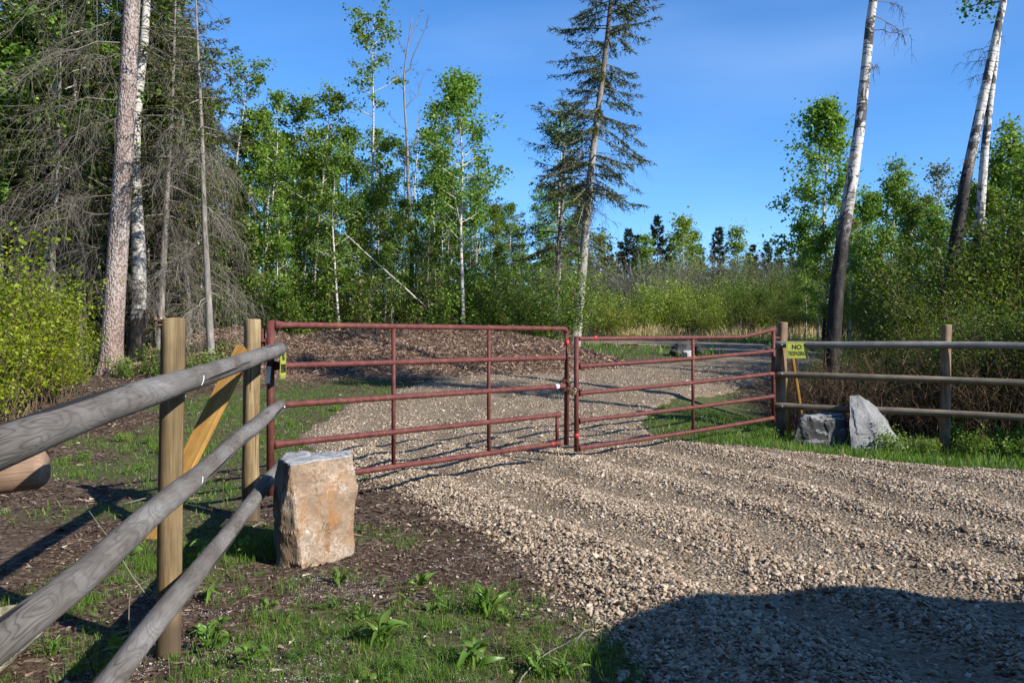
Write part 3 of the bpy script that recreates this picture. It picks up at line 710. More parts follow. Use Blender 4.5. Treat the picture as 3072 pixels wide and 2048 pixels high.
def bolt(root, p, d, r=.012, parent=None):
    mb = MB(); d = np.asarray(d, float) / np.linalg.norm(d); mb.tubes(np.array([p - d * .004, p + d * .008, p + d * .014]), np.array([r, r, r * .5]), 8, True)
    me = mb.mesh('bolt', MAT['steel'], True)
    o = add('bolt', me, root, -root.location); return o

# --- near fence on the left of the gate
gz = lambda x, y: float(terrain(np.array([x]), np.array([y]))[0])
FD = np.array([-.152, 1.0]); FD /= np.linalg.norm(FD)             # along the fence, away from the camera
fl = thing('log_fence', 'weathered grey three rail log fence joining the gate beside the tan boulder', 'fence', (-1.6, 4.2, 0))
P2 = np.array([(507 - 1536) / F_PX * 3.68, 3.68]); P1 = np.array([(751 - 1536) / F_PX * 6.55, 6.55])
log('post', (P2[0], P2[1], -.25), (P2[0] + .012, P2[1], P(526, 955, 3.68)[2]), .054, .053, 'post', fl, 'end_grain', seed=2, wob=.02, bev=.006, axe=.004)
log('post', (P1[0], P1[1], -.25), (P1[0] + .01, P1[1], P(751, 957, 6.55)[2]), .068, .064, 'rough_post', fl, 'end_grain', seed=5, wob=.07, bev=.006)
log('post', (-.93, .98, -.25), (-.93, .98, 1.45), .056, .055, 'post', fl, 'end_grain', seed=8, wob=.03)
off = .09
def fx(Y): return -1.5 - (Y - 3.6) * .152 + off * .0
for z65, z20, r65, r20, sd_, uend in ((1.362, 1.185, .055, .0445, 11, 6.62), (.908, .745, .052, .0405, 14, 6.62), (.425, .335, .048, .041, 17, 6.5)):
    Ya, Yb = .75, uend
    za = z20 + (z65 - z20) * (Ya - 2.0) / 4.5; zb = z20 + (z65 - z20) * (Yb - 2.0) / 4.5
    log('rail', (fx(Ya) + off, Ya, za), (fx(Yb) + off, Yb, zb), r20 * 1.04, r65, 'grey_log', fl, 'grey_log', seed=sd_, wob=.05, bev=.014, sides=24)
    bolt(fl, np.array([fx(6.52) + off + .05, 6.48, z65]), (1, -.3, 0))
# ties left on the rails
for Yt, zt, r in ((3.62, 1.249, .0515), (3.62, .804, .0475)):
    mb = MB(); th = np.linspace(-.55, .3, 10); c = np.array([fx(Yt) + off, Yt, zt])
    mb.tubes(c + np.stack([np.cos(th) * r, .008 * np.sin(th * 2), np.sin(th) * r], -1), np.full(10, .0018), 5)
    add('white_tie', mb.mesh('white_tie', MAT['white_tape'], True), fl, -fl.location)
plank('brace', (-2.66, 5.86, -.12), (P1[0] - .035, P1[1] - .02, 1.38), .15, .045, 'lumber', fl, (1, -.25, 0))
# splintered chip on top of the nearest post
mb = MB(); c = np.array([P2[0] - .03, P2[1] - .02, P(526, 955, 3.68)[2]])
V, Q = shards(RNG, c[0] + RNG.normal(0, .012, 40), c[1] + RNG.normal(0, .012, 40), c[2] - .012 + RNG.uniform(-.03, .012, 40), RNG.uniform(.015, .04, 40), RNG.uniform(.006, .014, 40), .8)
mb.put(V, Q=Q); add('splinter', mb.mesh('splinter', MAT['chip']), fl, -fl.location)
# --- side fence whose rail ends show at the edge
fs = thing('side_fence', 'end of a brown log rail pointing in from the corner below the grey rail', 'fence', (-2.4, 2.6, 0))
log('rail', (-3.3, 2.5, .78), tuple(P(142, 1398, 3.0)), .090, .078, 'brown_log', fs, 'brown_log', seed=21, wob=.08, bev=.028)
log('post', (-2.75, 2.25, -.2), (-2.75, 2.25, 1.4), .07, .068, 'post', fs, 'end_grain', seed=22)

# --- right fence
fr = thing('rail_fence', 'brown three rail pipe and log fence running past the grey slab boulder', 'fence', (4.6, 11.2, 0))
R1 = np.array([3.87, 11.85]); R2 = np.array([(2835 - 1536) / F_PX * 10.75, 10.75]); R3 = R2 + (R2 - R1) * 1.02
zb1, zb2 = gz(*R1), gz(*R2)
log('post', (R1[0] - .03, R1[1], zb1 - .3), (R1[0] + .045, R1[1], P(2350, 966, 11.85)[2]), .088, .072, 'post_old', fr, 'end_grain', seed=31, wob=.05)
log('post', (R2[0] - .02, R2[1], zb2 - .3), (R2[0] + .03, R2[1], P(2840, 973, 10.75)[2]), .069, .062, 'post_old', fr, 'end_grain', seed=32, wob=.04)
log('post', (R3[0], R3[1], -.3), (R3[0], R3[1], 1.7), .069, .062, 'post_old', fr, 'end_grain', seed=33, wob=.04)
dR = (R2 - R1) / np.linalg.norm(R2 - R1); nR = np.array([dR[1], -dR[0]]); nR = nR if nR[1] < 0 else -nR
for v1, v2, r, mt, sd_ in ((1034, 1036, .048, 'rail_grey', 34), (1121, 1139, .046, 'rail_old', 35), (1217, 1240, .046, 'rail_old', 36)):
    a = R1 + nR * .10 - dR * .05; b = R1 + nR * .10 + dR * 4.6; c = R2 + nR * .10
    za = P(0, v1, a[1])[2]; zc = P(0, v2, c[1])[2]; s_ = (zc - za) / np.linalg.norm(c - a)
    log('rail', (a[0], a[1], za), (b[0], b[1], za + s_ * 4.65), r, r * .97, mt, fr, mt, seed=sd_, wob=.03, bev=.01)
    bolt(fr, np.array([a[0] + dR[0] * .09, a[1] + dR[1] * .09 - .05, za]), (nR[0], nR[1], 0))
plank('brace', (R1[0] + .50, R1[1] + .32, -.1), (R1[0] + .17, R1[1] + .06, 1.42), .035, .085, 'lumber', fr, (1, 0, 0))
plank('brace', (R1[0] + .32, R1[1] + .52, -.1), (R1[0] + .08, R1[1] + .05, 1.35), .035, .085, 'lumber', fr, (1, 0, 0))

# --- gates: tubular leaves of five rails
def pipe(name, pts, r, root, mat='gate', sides=14, flare=None, cap=True):
    mb = MB(); pts = np.asarray(pts, float); rr = np.full(len(pts), r) if np.isscalar(r) else np.asarray(r)
    mb.tubes(pts - np.array(root.location), rr, sides, cap); me = mb.mesh(name, MAT[mat], True)
    return add(name, me, root)
def rail_pts(a, b, flare_a=True, flare_b=True, n=9, r=.0265, sag=None):
    a = np.asarray(a, float); b = np.asarray(b, float); L_ = np.linalg.norm(b - a)
    s = np.concatenate([[0, .025, .07], np.linspace(.12, L_ - .12, n), [L_ - .07, L_ - .025, L_]]) / L_
    p = a + (b - a) * s[:, None]
    if sag is not None: p[:, 2] += sag(s)
    rr = np.full(len(s), r)
    if flare_a: rr[0] = r * 1.55; rr[1] = r * 1.4; rr[2] = r * 1.12
    if flare_b: rr[-1] = r * 1.45; rr[-2] = r * 1.3; rr[-3] = r * 1.08
    return p, rr
HL = np.array([-1.945, 6.6]); ML = np.array([.622, 9.3]); MR = np.array([.75, 9.545]); HR = np.array([3.755, 11.77])
def lerp2(A, B, t): return A + (B - A) * t
gl = thing('gate_leaf', 'red brown tubular steel gate leaf hung from the post behind the tan boulder', 'gate', (HL[0], HL[1], 0), 'two leaves of the driveway gate')
zl = [P(0, v, 6.6)[2] for v in (974, 1097.5, 1216, 1334, 1452)]; zr_ = [P(0, v, 9.3)[2] for v in (986, 1072, 1157, 1241, 1325)]
def gl_pt(t, i, dz=0): q = lerp2(HL, ML, t); return np.array([q[0], q[1], zl[i] + (zr_[i] - zl[i]) * t + dz])
pipe('hinge_stile', [(HL[0], HL[1], zl[4] - .09), (HL[0], HL[1], (zl[0] + zl[4]) / 2), (HL[0], HL[1], zl[0] + .035)], .031, gl)
dG = (ML - HL) / np.linalg.norm(ML - HL)
for i in range(5):
    tend = [.985, .985, .985, .962, .962][i]
    p, rr = rail_pts(gl_pt(.008, i), gl_pt(tend, i), True, i != 0)
    pipe('gate_rail', p, rr, gl)
# free end stile with its rounded top corner
e = gl_pt(1, 0); th = np.linspace(0, np.pi / 2, 7); rc = .06
corner = [np.array([e[0] + dG[0] * rc * (math.sin(t) - 1), e[1] + dG[1] * rc * (math.sin(t) - 1), e[2] - rc + rc * math.cos(t)]) for t in th]
pipe('free_stile', corner + [np.array([e[0], e[1], e[2] - .4]), np.array([e[0] - .006, e[1], zr_[4] - .035])], .0285, gl)
a3 = gl_pt(.955, 3); a4 = gl_pt(.955, 4); pipe('short_stile', [a4, a3], .021, gl)
for t in (.335, .665):
    pipe('gate_upright', [gl_pt(t, 4), gl_pt(t, 2), gl_pt(t, 0)], .0195, gl)
def sleeve(name, p0, p1, r, mat, root):
    return pipe(name, [p0, (np.asarray(p0) + p1) / 2, p1], r, root, mat)
e2 = gl_pt(1, 0); sleeve('red_reflector', e2 - [0, 0, .13], e2 - [0, 0, .19], .0292, 'red_tape', gl)
sleeve('red_reflector', gl_pt(.925, 4), gl_pt(.938, 4), .0275, 'red_tape', gl)
sleeve('white_tape', gl_pt(.945, 2), gl_pt(.965, 2), .0275, 'white_tape', gl)
sleeve('hinge_pin', (HL[0] - .07, HL[1] + .02, zl[0] - .24), (HL[0] - .07, HL[1] + .02, zl[0] - .03), .022, 'gate', gl)
sleeve('hinge_bracket', (HL[0] - .12, HL[1], zl[4] + .02), (HL[0], HL[1], zl[4] + .02), .02, 'gate', gl)
sleeve('hinge_bracket', (HL[0] - .12, HL[1], zl[0] - .13), (HL[0], HL[1], zl[0] - .13), .018, 'gate', gl)
# right leaf
gr = thing('gate_leaf', 'faded red tubular gate leaf with bent top rail hung beside the yellow sign', 'gate', (MR[0], MR[1], 0), 'two leaves of the driveway gate')
zf = [P(0, v, 9.545)[2] for v in (1016, 1099, 1180, 1263, 1345)]; zh = [P(0, v, 11.77)[2] for v in (988, 1053, 1120, 1188, 1253.5)]
def gr_pt(t, i, dz=0): q = lerp2(MR, HR, t); return np.array([q[0], q[1], zf[i] + (zh[i] - zf[i]) * t + dz])
for i in range(5):
    sag = (lambda s: -.085 * np.clip(s / .82, 0, 1) * (1 - np.clip((s - .82) / .18, 0, 1)) * (s > 0)) if i == 0 else (lambda s: -.012 * np.sin(np.pi * s))
    p, rr = rail_pts(gr_pt(.008, i), gr_pt(.995, i), i != 0, True, 24, .026, sag); pipe('gate_rail', p, rr, gr)
pipe('free_stile', [gr_pt(0, 4, -.035), gr_pt(0, 2), gr_pt(0, 0, .03)], .0285, gr)
pipe('hinge_stile', [gr_pt(1, 4, -.06), gr_pt(1, 2), gr_pt(1, 0, .03)], .03, gr)
pipe('gate_upright', [gr_pt(.54, 4), gr_pt(.54, 2), gr_pt(.54, 0, -.05)], .021, gr)
sleeve('red_reflector', gr_pt(0, 4, .12), gr_pt(0, 4, .18), .0292, 'red_tape', gr)
sleeve('red_reflector', gr_pt(.07, 0), gr_pt(.085, 0), .0272, 'red_tape', gr)
sleeve('hinge_bracket', gr_pt(1, 2, .05), (R1[0], R1[1] - .03, zh[2] + .05), .016, 'gate', gr)
sleeve('hinge_bracket', gr_pt(1, 0, -.12), (R1[0], R1[1] - .03, zh[0] - .12), .016, 'gate', gr)
# chain and padlock between the leaves
zc = zr_[2] + .01
ch = thing('chain', 'rusty chain wrapped round both gate stiles at the middle rail', 'chain', (.68, 9.4, zc - .1))
def torus(R, r, n=12, m=6, stretch=1.5):
    a = np.arange(n) * 2 * np.pi / n; b = np.arange(m) * 2 * np.pi / m
    X = (R + r * np.cos(b)[None]) * np.cos(a)[:, None] * stretch; Y = (R + r * np.cos(b)[None]) * np.sin(a)[:, None]; Z = np.repeat((r * np.sin(b))[None], n, 0)
    V = np.stack([X, Y, Z], -1).reshape(-1, 3); i = np.arange(n)[:, None]; j = np.arange(m)[None]
    Q = np.stack([i * m + j, ((i + 1) % n) * m + j, ((i + 1) % n) * m + (j + 1) % m, i * m + (j + 1) % m], -1).reshape(-1, 4); return V, Q
lv, lq = torus(.0125, .0042); link_me = make_mesh('link', lv, lq, True, None, [MAT['rust']])
tt = np.linspace(0, 1, 44)
cpath = []
for t in tt:
    if t < .55:
        a = t / .55 * 4 * np.pi; cpath.append(np.array([ML[0] - .02 + .055 * np.cos(a), ML[1] + .055 * np.sin(a), zc + .09 - .16 * t / .55 + .02 * np.sin(a * 1.7)]))
    elif t < .75:
        s = (t - .55) / .2; cpath.append(np.array([ML[0] + .03 + (MR[0] - ML[0] + .0) * s, ML[1] - .04 + (MR[1] - ML[1]) * s - .02, zc - .05 - .03 * np.sin(np.pi * s)]))
    else:
        a = (t - .75) / .25 * 2 * np.pi + 3; cpath.append(np.array([MR[0] + .01 + .05 * np.cos(a), MR[1] + .05 * np.sin(a), zc - .045 - .05 * (t - .75) / .25]))
for i, c in enumerate(cpath):
    d = cpath[min(i + 1, len(cpath) - 1)] - cpath[max(i - 1, 0)]
    o = add('link', link_me, ch, tuple(c - np.array(ch.location))); q = Vector(d).to_track_quat('X', 'Z'); o.rotation_euler = (q @ Quaternion((1, 0, 0), (i % 2) * math.pi / 2 + .3)).to_euler()
pk = thing('padlock', 'small brass padlock hanging on the chain between the gate leaves', 'padlock', ((ML[0] + MR[0]) / 2 + .02, 9.36, zc - .1))
mb = MB(); mb.box((0, 0, .012), (.05, .022, .042), Matrix.Rotation(.4, 3, 'Y')); o = add('lock_body', mb.mesh('lock_body', MAT['brass']), pk); bv = o.modifiers.new('bevel', 'BEVEL'); bv.width = .006; bv.segments = 2
mb = MB(); th = np.linspace(0, np.pi, 9); mb.tubes(np.stack([np.cos(th) * .016 + .012, 0 * th, .03 + np.sin(th) * .03], -1), np.full(9, .004), 6); add('shackle', mb.mesh('shackle', MAT['steel'], True), pk)

# ------------------------------------------------------------------ signs
def text_mesh(body, size, offset=0.0, xs=1.0):
    c = bpy.data.curves.new('lettering', 'FONT'); c.body = body; c.size = size; c.align_x = 'CENTER'; c.align_y = 'CENTER'; c.offset = offset; c.extrude = .0006
    o = bpy.data.objects.new('lettering', c); COL.objects.link(o); bpy.context.view_layer.update()
    me = bpy.data.meshes.new_from_object(o.evaluated_get(bpy.context.evaluated_depsgraph_get())); bpy.data.objects.remove(o)
    me.materials.clear(); me.materials.append(MAT['sign_ink']); me.name = 'lettering'
    return me
def sign(label, loc, normal, w, h, group):
    s = thing('no_trespassing_sign', label, 'sign', loc, group)
    n = Vector(normal).normalized(); zup = Vector((0, 0, 1)); x = zup.cross(n).normalized(); up = n.cross(x)
    s.rotation_euler = Matrix((x, up, n)).transposed().to_euler()
    # rounded plate
    rc = .02; pts = []
    for cx, cy, a0 in ((w / 2 - rc, h / 2 - rc, 0), (-w / 2 + rc, h / 2 - rc, 90), (-w / 2 + rc, -h / 2 + rc, 180), (w / 2 - rc, -h / 2 + rc, 270)):
        for a in np.linspace(a0, a0 + 90, 5): pts.append((cx + rc * math.cos(math.radians(a)), cy + rc * math.sin(math.radians(a))))
    pts = np.array(pts); k = len(pts)
    def plate(pp, z0, z1):
        V = np.concatenate([np.c_[pp, np.full(k, z0)], np.c_[pp, np.full(k, z1)], [[0, 0, z0], [0, 0, z1]]]); i = np.arange(k); j = (i + 1) % k
        T = np.concatenate([np.stack([np.full(k, 2 * k), j, i], -1), np.stack([np.full(k, 2 * k + 1), k + i, k + j], -1)]); return V, T, np.stack([i, j, k + j, k + i], -1)
    mb = MB(); V, T, Q = plate(pts, 0, .003); mb.put(V, T, Q); add('plate', mb.mesh('plate', MAT['sign_face']), s)
    mb = MB()
    inner = pts * np.array([(w - .02) / w, (h - .02) / h]); inner2 = pts * np.array([(w - .026) / w, (h - .026) / h])
    V = np.concatenate([np.c_[inner, np.full(k, .0036)], np.c_[inner2, np.full(k, .0036)]]); i = np.arange(k); j = (i + 1) % k
    mb.put(V, Q=np.stack([i, j, k + j, k + i], -1)); add('border_line', mb.mesh('border_line', MAT['sign_ink']), s)
    for txt, tw, th_, yy, off_ in (('NO', .47 * w, .29 * h, .185 * h, .003), ('TRESPASSING', .84 * w, .27 * h, -.20 * h, .0014)):
        tm_ = text_mesh(txt, .1, off_); co = np.array([v.co[:] for v in tm_.vertices]); lo, hi = co.min(0), co.max(0); c_ = (lo + hi) / 2
        for v in tm_.vertices: v.co = ((v.co.x - c_[0]) * tw / (hi[0] - lo[0]), (v.co.y - c_[1]) * th_ / (hi[1] - lo[1]), v.co.z)
        add('lettering', tm_, s, (0, yy, .0042))
    for sx in (-1, 1):
        mb = MB(); mb.tubes(np.array([[0, h * .43 , .003], [0, h * .43, .0055]]) + [sx * .0, 0, 0], np.array([.005, .005]), 8, True)
    add('screw', mb.mesh('screw', MAT['steel']), s)
    return s
c = P(2390, 1050, 11.55); sign('yellow NO TRESPASSING sign fixed to the fence beside the bent gate leaf', (c[0], c[1], c[2]), (-.10, -1, 0), .285, .235, 'no trespassing signs at the gate')
c = np.array([fx(6.56) + .125, 6.53, P(800, 1085, 6.55)[2]])
sg = sign('yellow sign seen edge on at the end of the weathered log fence rail', c, (1.0, .05, 0), .20, .255, 'no trespassing signs at the gate')
mb = MB(); mb.box((0, 0, 0), (.03, .004, .135)); wt = add('white_marker', mb.mesh('white_marker', MAT['white_tape']), gl, (HL[0] - .002 - gl.location.x, HL[1] - .042 - gl.location.y, P(0, 1124, 6.55)[2]))
wt.rotation_euler = (0, .08, .3)

# ------------------------------------------------------------------ boulders
def boulder(name, label, pts, mat, group=None, sub=4, amp=.03, seed=0, freq=4.0, topmat=None, cat='boulder', crag=.0, sidemat=None):
    import bmesh
    pts = np.asarray(pts, float); base = np.array([pts[:, 0].mean(), pts[:, 1].mean(), pts[:, 2].min()])
    bm = bmesh.new()
    for p in pts - base: bm.verts.new(p)
    r = bmesh.ops.convex_hull(bm, input=bm.verts)
    junk = list({v for v in r['geom_interior'] + r['geom_unused'] if isinstance(v, bmesh.types.BMVert)})
    if junk: bmesh.ops.delete(bm, geom=junk, context='VERTS')
    bmesh.ops.recalc_face_normals(bm, faces=bm.faces)
    bmesh.ops.bevel(bm, geom=list(bm.edges), offset=.012 * amp / .03, segments=1, affect='EDGES')
    bmesh.ops.triangulate(bm, faces=bm.faces)
    size = np.ptp(pts, axis=0).max()
    for _ in range(sub):
        long = [e for e in bm.edges if e.calc_length() > size * .055]
        if not long: break
        bmesh.ops.subdivide_edges(bm, edges=long, cuts=1, use_grid_fill=False); bmesh.ops.triangulate(bm, faces=[f for f in bm.faces if len(f.verts) > 3])
    bm.normal_update()
    from mathutils import noise as mn
    for v in bm.verts:
        q = v.co * freq + Vector((seed * 7.1, seed * 3.3, seed))
        d = mn.fractal(q, .9, 2.1, 4) + crag * (mn.cell(q * .9) - .5)
        rid = 1 - abs(mn.noise(q * 1.7)) * 2
        v.co += v.normal * amp * (d * .8 + rid * .25)
    bm.normal_update()
    me = bpy.data.meshes.new(name); mats = [MAT[mat]] + ([MAT[topmat]] if topmat else []) + ([MAT[sidemat]] if sidemat else [])
    if topmat:
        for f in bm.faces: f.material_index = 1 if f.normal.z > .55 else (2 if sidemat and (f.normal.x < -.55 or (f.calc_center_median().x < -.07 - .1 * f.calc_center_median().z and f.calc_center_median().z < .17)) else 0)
    bm.to_mesh(me); bm.free()
    for m_ in mats: me.materials.append(m_)
    o = add(name, me, None, base, label=label, category=cat)
    if group: o['group'] = group
    return o
Bp = lambda u, v, Y: tuple(P(u, v, Y))
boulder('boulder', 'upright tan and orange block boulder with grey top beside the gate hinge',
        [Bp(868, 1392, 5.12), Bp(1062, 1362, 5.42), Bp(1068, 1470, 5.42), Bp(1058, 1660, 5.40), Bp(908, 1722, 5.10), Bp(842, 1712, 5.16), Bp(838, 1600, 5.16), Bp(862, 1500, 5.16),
         Bp(832, 1372, 5.42), Bp(816, 1480, 5.5), Bp(822, 1680, 5.5), Bp(1040, 1348, 5.72), Bp(868, 1352, 5.72), Bp(1045, 1640, 5.8), Bp(860, 1640, 5.8)], 'tan_rock', amp=.019, seed=3, freq=5, crag=.9, topmat='grey_rock_top', sidemat='grey_shaded_rock', sub=5)
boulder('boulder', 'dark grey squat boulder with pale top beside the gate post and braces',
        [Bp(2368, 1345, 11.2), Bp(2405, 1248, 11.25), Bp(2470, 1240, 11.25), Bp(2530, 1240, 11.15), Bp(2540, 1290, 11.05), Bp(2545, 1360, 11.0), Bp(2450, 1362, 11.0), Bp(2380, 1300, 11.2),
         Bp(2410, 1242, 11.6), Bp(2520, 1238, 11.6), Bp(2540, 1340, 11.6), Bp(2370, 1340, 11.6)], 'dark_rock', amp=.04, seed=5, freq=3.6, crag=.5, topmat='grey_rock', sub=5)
boulder('boulder', 'tall pale grey slab boulder with pointed top leaning against the fence',
        [Bp(2549, 1184, 11.1), Bp(2578, 1184, 11.08), Bp(2636, 1222, 11.05), Bp(2660, 1262, 11.0), Bp(2716, 1345, 10.85), Bp(2672, 1362, 10.72), Bp(2552, 1362, 10.75), Bp(2546, 1260, 10.95),
         Bp(2560, 1190, 11.22), Bp(2640, 1260, 11.2), Bp(2690, 1345, 11.15), Bp(2545, 1350, 11.15)], 'grey_rock', amp=.016, seed=8, freq=5, crag=.8, sub=5)
def field_stone(label, u, v, Y, w, h, mat, seed, group):
    rng = np.random.default_rng(seed); X = (u - 1536) / F_PX * Y; z = gz(X, Y)
    p = rand_unit(rng, 22) * np.array([w / 2, w * .4, h / 2]) * rng.uniform(.85, 1.1, (22, 1)) + [X, Y, z + h * .36]
    return boulder('rock', label, p, mat, group, sub=3, amp=.03, seed=seed, cat='rock', freq=3)
G_ = 'rocks on the driveway island'
field_stone('white rock in front of the dark rocks on the grass island', 2064, 0, 22.6, .42, .26, 'pale_rock', 41, G_)
field_stone('large dark jagged rock behind the white rock on the grass island', 2050, 0, 23.2, .66, .5, 'dark_rock', 42, G_)
field_stone('dark rounded rock beside the driveway at the island edge', 2096, 0, 23.3, .34, .32, 'dark_rock', 43, G_)
field_stone('low dark rock lying left in the island rock pile', 2026, 0, 23.0, .4, .25, 'dark_rock', 44, G_)
field_stone('flat dark rock across the driveway near the gate post', 2295, 0, 25.5, .55, .2, 'dark_rock', 45, G_)
boulder('rock', 'pale greenish chunk of stone below the log rails at the fence corner', [Bp(-60, 1830, 3.5), Bp(60, 1815, 3.5), Bp(132, 1835, 3.55), Bp(136, 1890, 3.55), Bp(40, 1960, 3.45), Bp(-60, 2060, 3.4), Bp(-60, 1850, 3.8), Bp(110, 1840, 3.8), Bp(90, 1940, 3.8)], 'green_rock', amp=.012, seed=9, cat='rock', freq=8)
# ------------------------------------------------------------------ tree builders: each returns meshes for trunk, branches, crown
def norm(v): return v / (np.linalg.norm(v, axis=-1, keepdims=True) + 1e-9)
def trunk_line(rng, H, wob=.12, n=16, bend=0.0):
    t = np.linspace(0, 1, n); o1, o2 = rng.uniform(0, 50, 2)
    x = (vnoise(t * 4 + o1, 0 * t, 1) - .5) * wob * 2 * t ** .6 + bend * H * t ** 2; y = (vnoise(t * 4 + o2, 0 * t, 2) - .5) * wob * 2 * t ** .6
    x -= x[0]; y -= y[0]
    return np.stack([x, y, t * H - .25 * (1 - t) ** 8], -1), t
def trunk_mesh(name, line, t, r0, mat, tip=.12, flare=.35, sides=12):
    r = r0 * (1 - t * (1 - tip)) * (1 + flare * np.exp(-t * line[-1, 2] / .35))
    mb = MB(); mb.tubes(line, r, sides); return mb, r
def curve_pts(o, d, Ln, sag, n=5, rise=0.0):
    """o (B,3) origins, d (B,3) unit directions, Ln (B,), sag (B,) -> (B,n,3)"""
    s = np.linspace(0, 1, n)[None, :, None]
    p = o[:, None, :] + d[:, None, :] * Ln[:, None, None] * s
    p[:, :, 2] += (-sag[:, None] * s[:, :, 0] ** 2 + rise * s[:, :, 0] ** 4) * Ln[:, None]
    return p
def at_line(line, t): 
    ts = np.linspace(0, 1, len(line)); return np.stack([np.interp(t, ts, line[:, k]) for k in range(3)], -1)

def make_aspen(seed, H=8, r0=.09, cb=.38, R=1.0, nb=34, leaf=.075, per=24, leafmat='aspen_leaf', bark='aspen_bark', wob=.15, bend=0.0, clus=.15, up=.75, sparse=1.0, shape=None):
    rng = np.random.default_rng(seed); line, t = trunk_line(rng, H, wob, bend=bend); mb, r = trunk_mesh('trunk', line, t, r0, bark, .08)
    trunk = mb.mesh('trunk', MAT[bark], True)
    tb = np.sort(rng.uniform(cb, .985, nb)); rel = (tb - cb) / (1 - cb); az = np.arange(nb) * 2.4 + rng.uniform(0, 1.6, nb)
    el = rng.uniform(.25, .9, nb) * up + .25 * rel
    d = np.stack([np.cos(az) * np.cos(el), np.sin(az) * np.cos(el), np.sin(el)], -1)
    prof = (1 - rel ** 1.6) * .8 + .2 if shape is None else shape(rel)
    prof = prof * (.55 + .45 * sstep(0, .18, rel)); Ln = R * prof * rng.uniform(.6, 1.25, nb)
    o = at_line(line, tb); pts = curve_pts(o, d, Ln, rng.uniform(-.25, .12, nb), 5)
    bm_ = MB(); bm_.tubes(pts, np.linspace(1, .25, 5)[None] * (r0 * .10 + .004 + Ln * .006)[:, None], 4)
    # side shoots
    ns = 3; bi = np.repeat(np.arange(nb), ns); s = rng.uniform(.35, .95, len(bi)); k0 = np.clip((s * 4).astype(int), 0, 3); fr = (s * 4 - k0)[:, None]
    o2 = pts[bi, k0] * (1 - fr) + pts[bi, k0 + 1] * fr; d2 = norm(d[bi] + .9 * rand_unit(rng, len(bi)) + [0, 0, .25]); L2 = Ln[bi] * rng.uniform(.2, .5, len(bi))
    p2 = curve_pts(o2, d2, L2, np.zeros(len(bi)), 3); bm_.tubes(p2, np.linspace(1, .4, 3)[None] * np.full((len(bi), 1), .005), 3)
    branches = bm_.mesh('branches', MAT[bark], True)
    C = np.concatenate([pts[:, 2], pts[:, 3], pts[:, 4], p2[:, 1], p2[:, 2], at_line(line, rng.uniform(.8, 1.0, max(4, nb // 5)))])
    C = C[rng.uniform(size=len(C)) < .8 * sparse]
    cs = clus * rng.uniform(.6, 1.4, len(C))
    cnt = (per * rng.uniform(.4, 1.5, len(C))).astype(int); ci = np.repeat(np.arange(len(C)), cnt)
    pos = C[ci] + rng.normal(size=(len(ci), 3)) * cs[ci][:, None] * [1, 1, .75]
    lm = MB(); leaf_quads(lm, rng, pos, leaf, .95, .3); crown = lm.mesh('crown', MAT[leafmat])
    return dict(trunk=trunk, branches=branches, crown=crown)

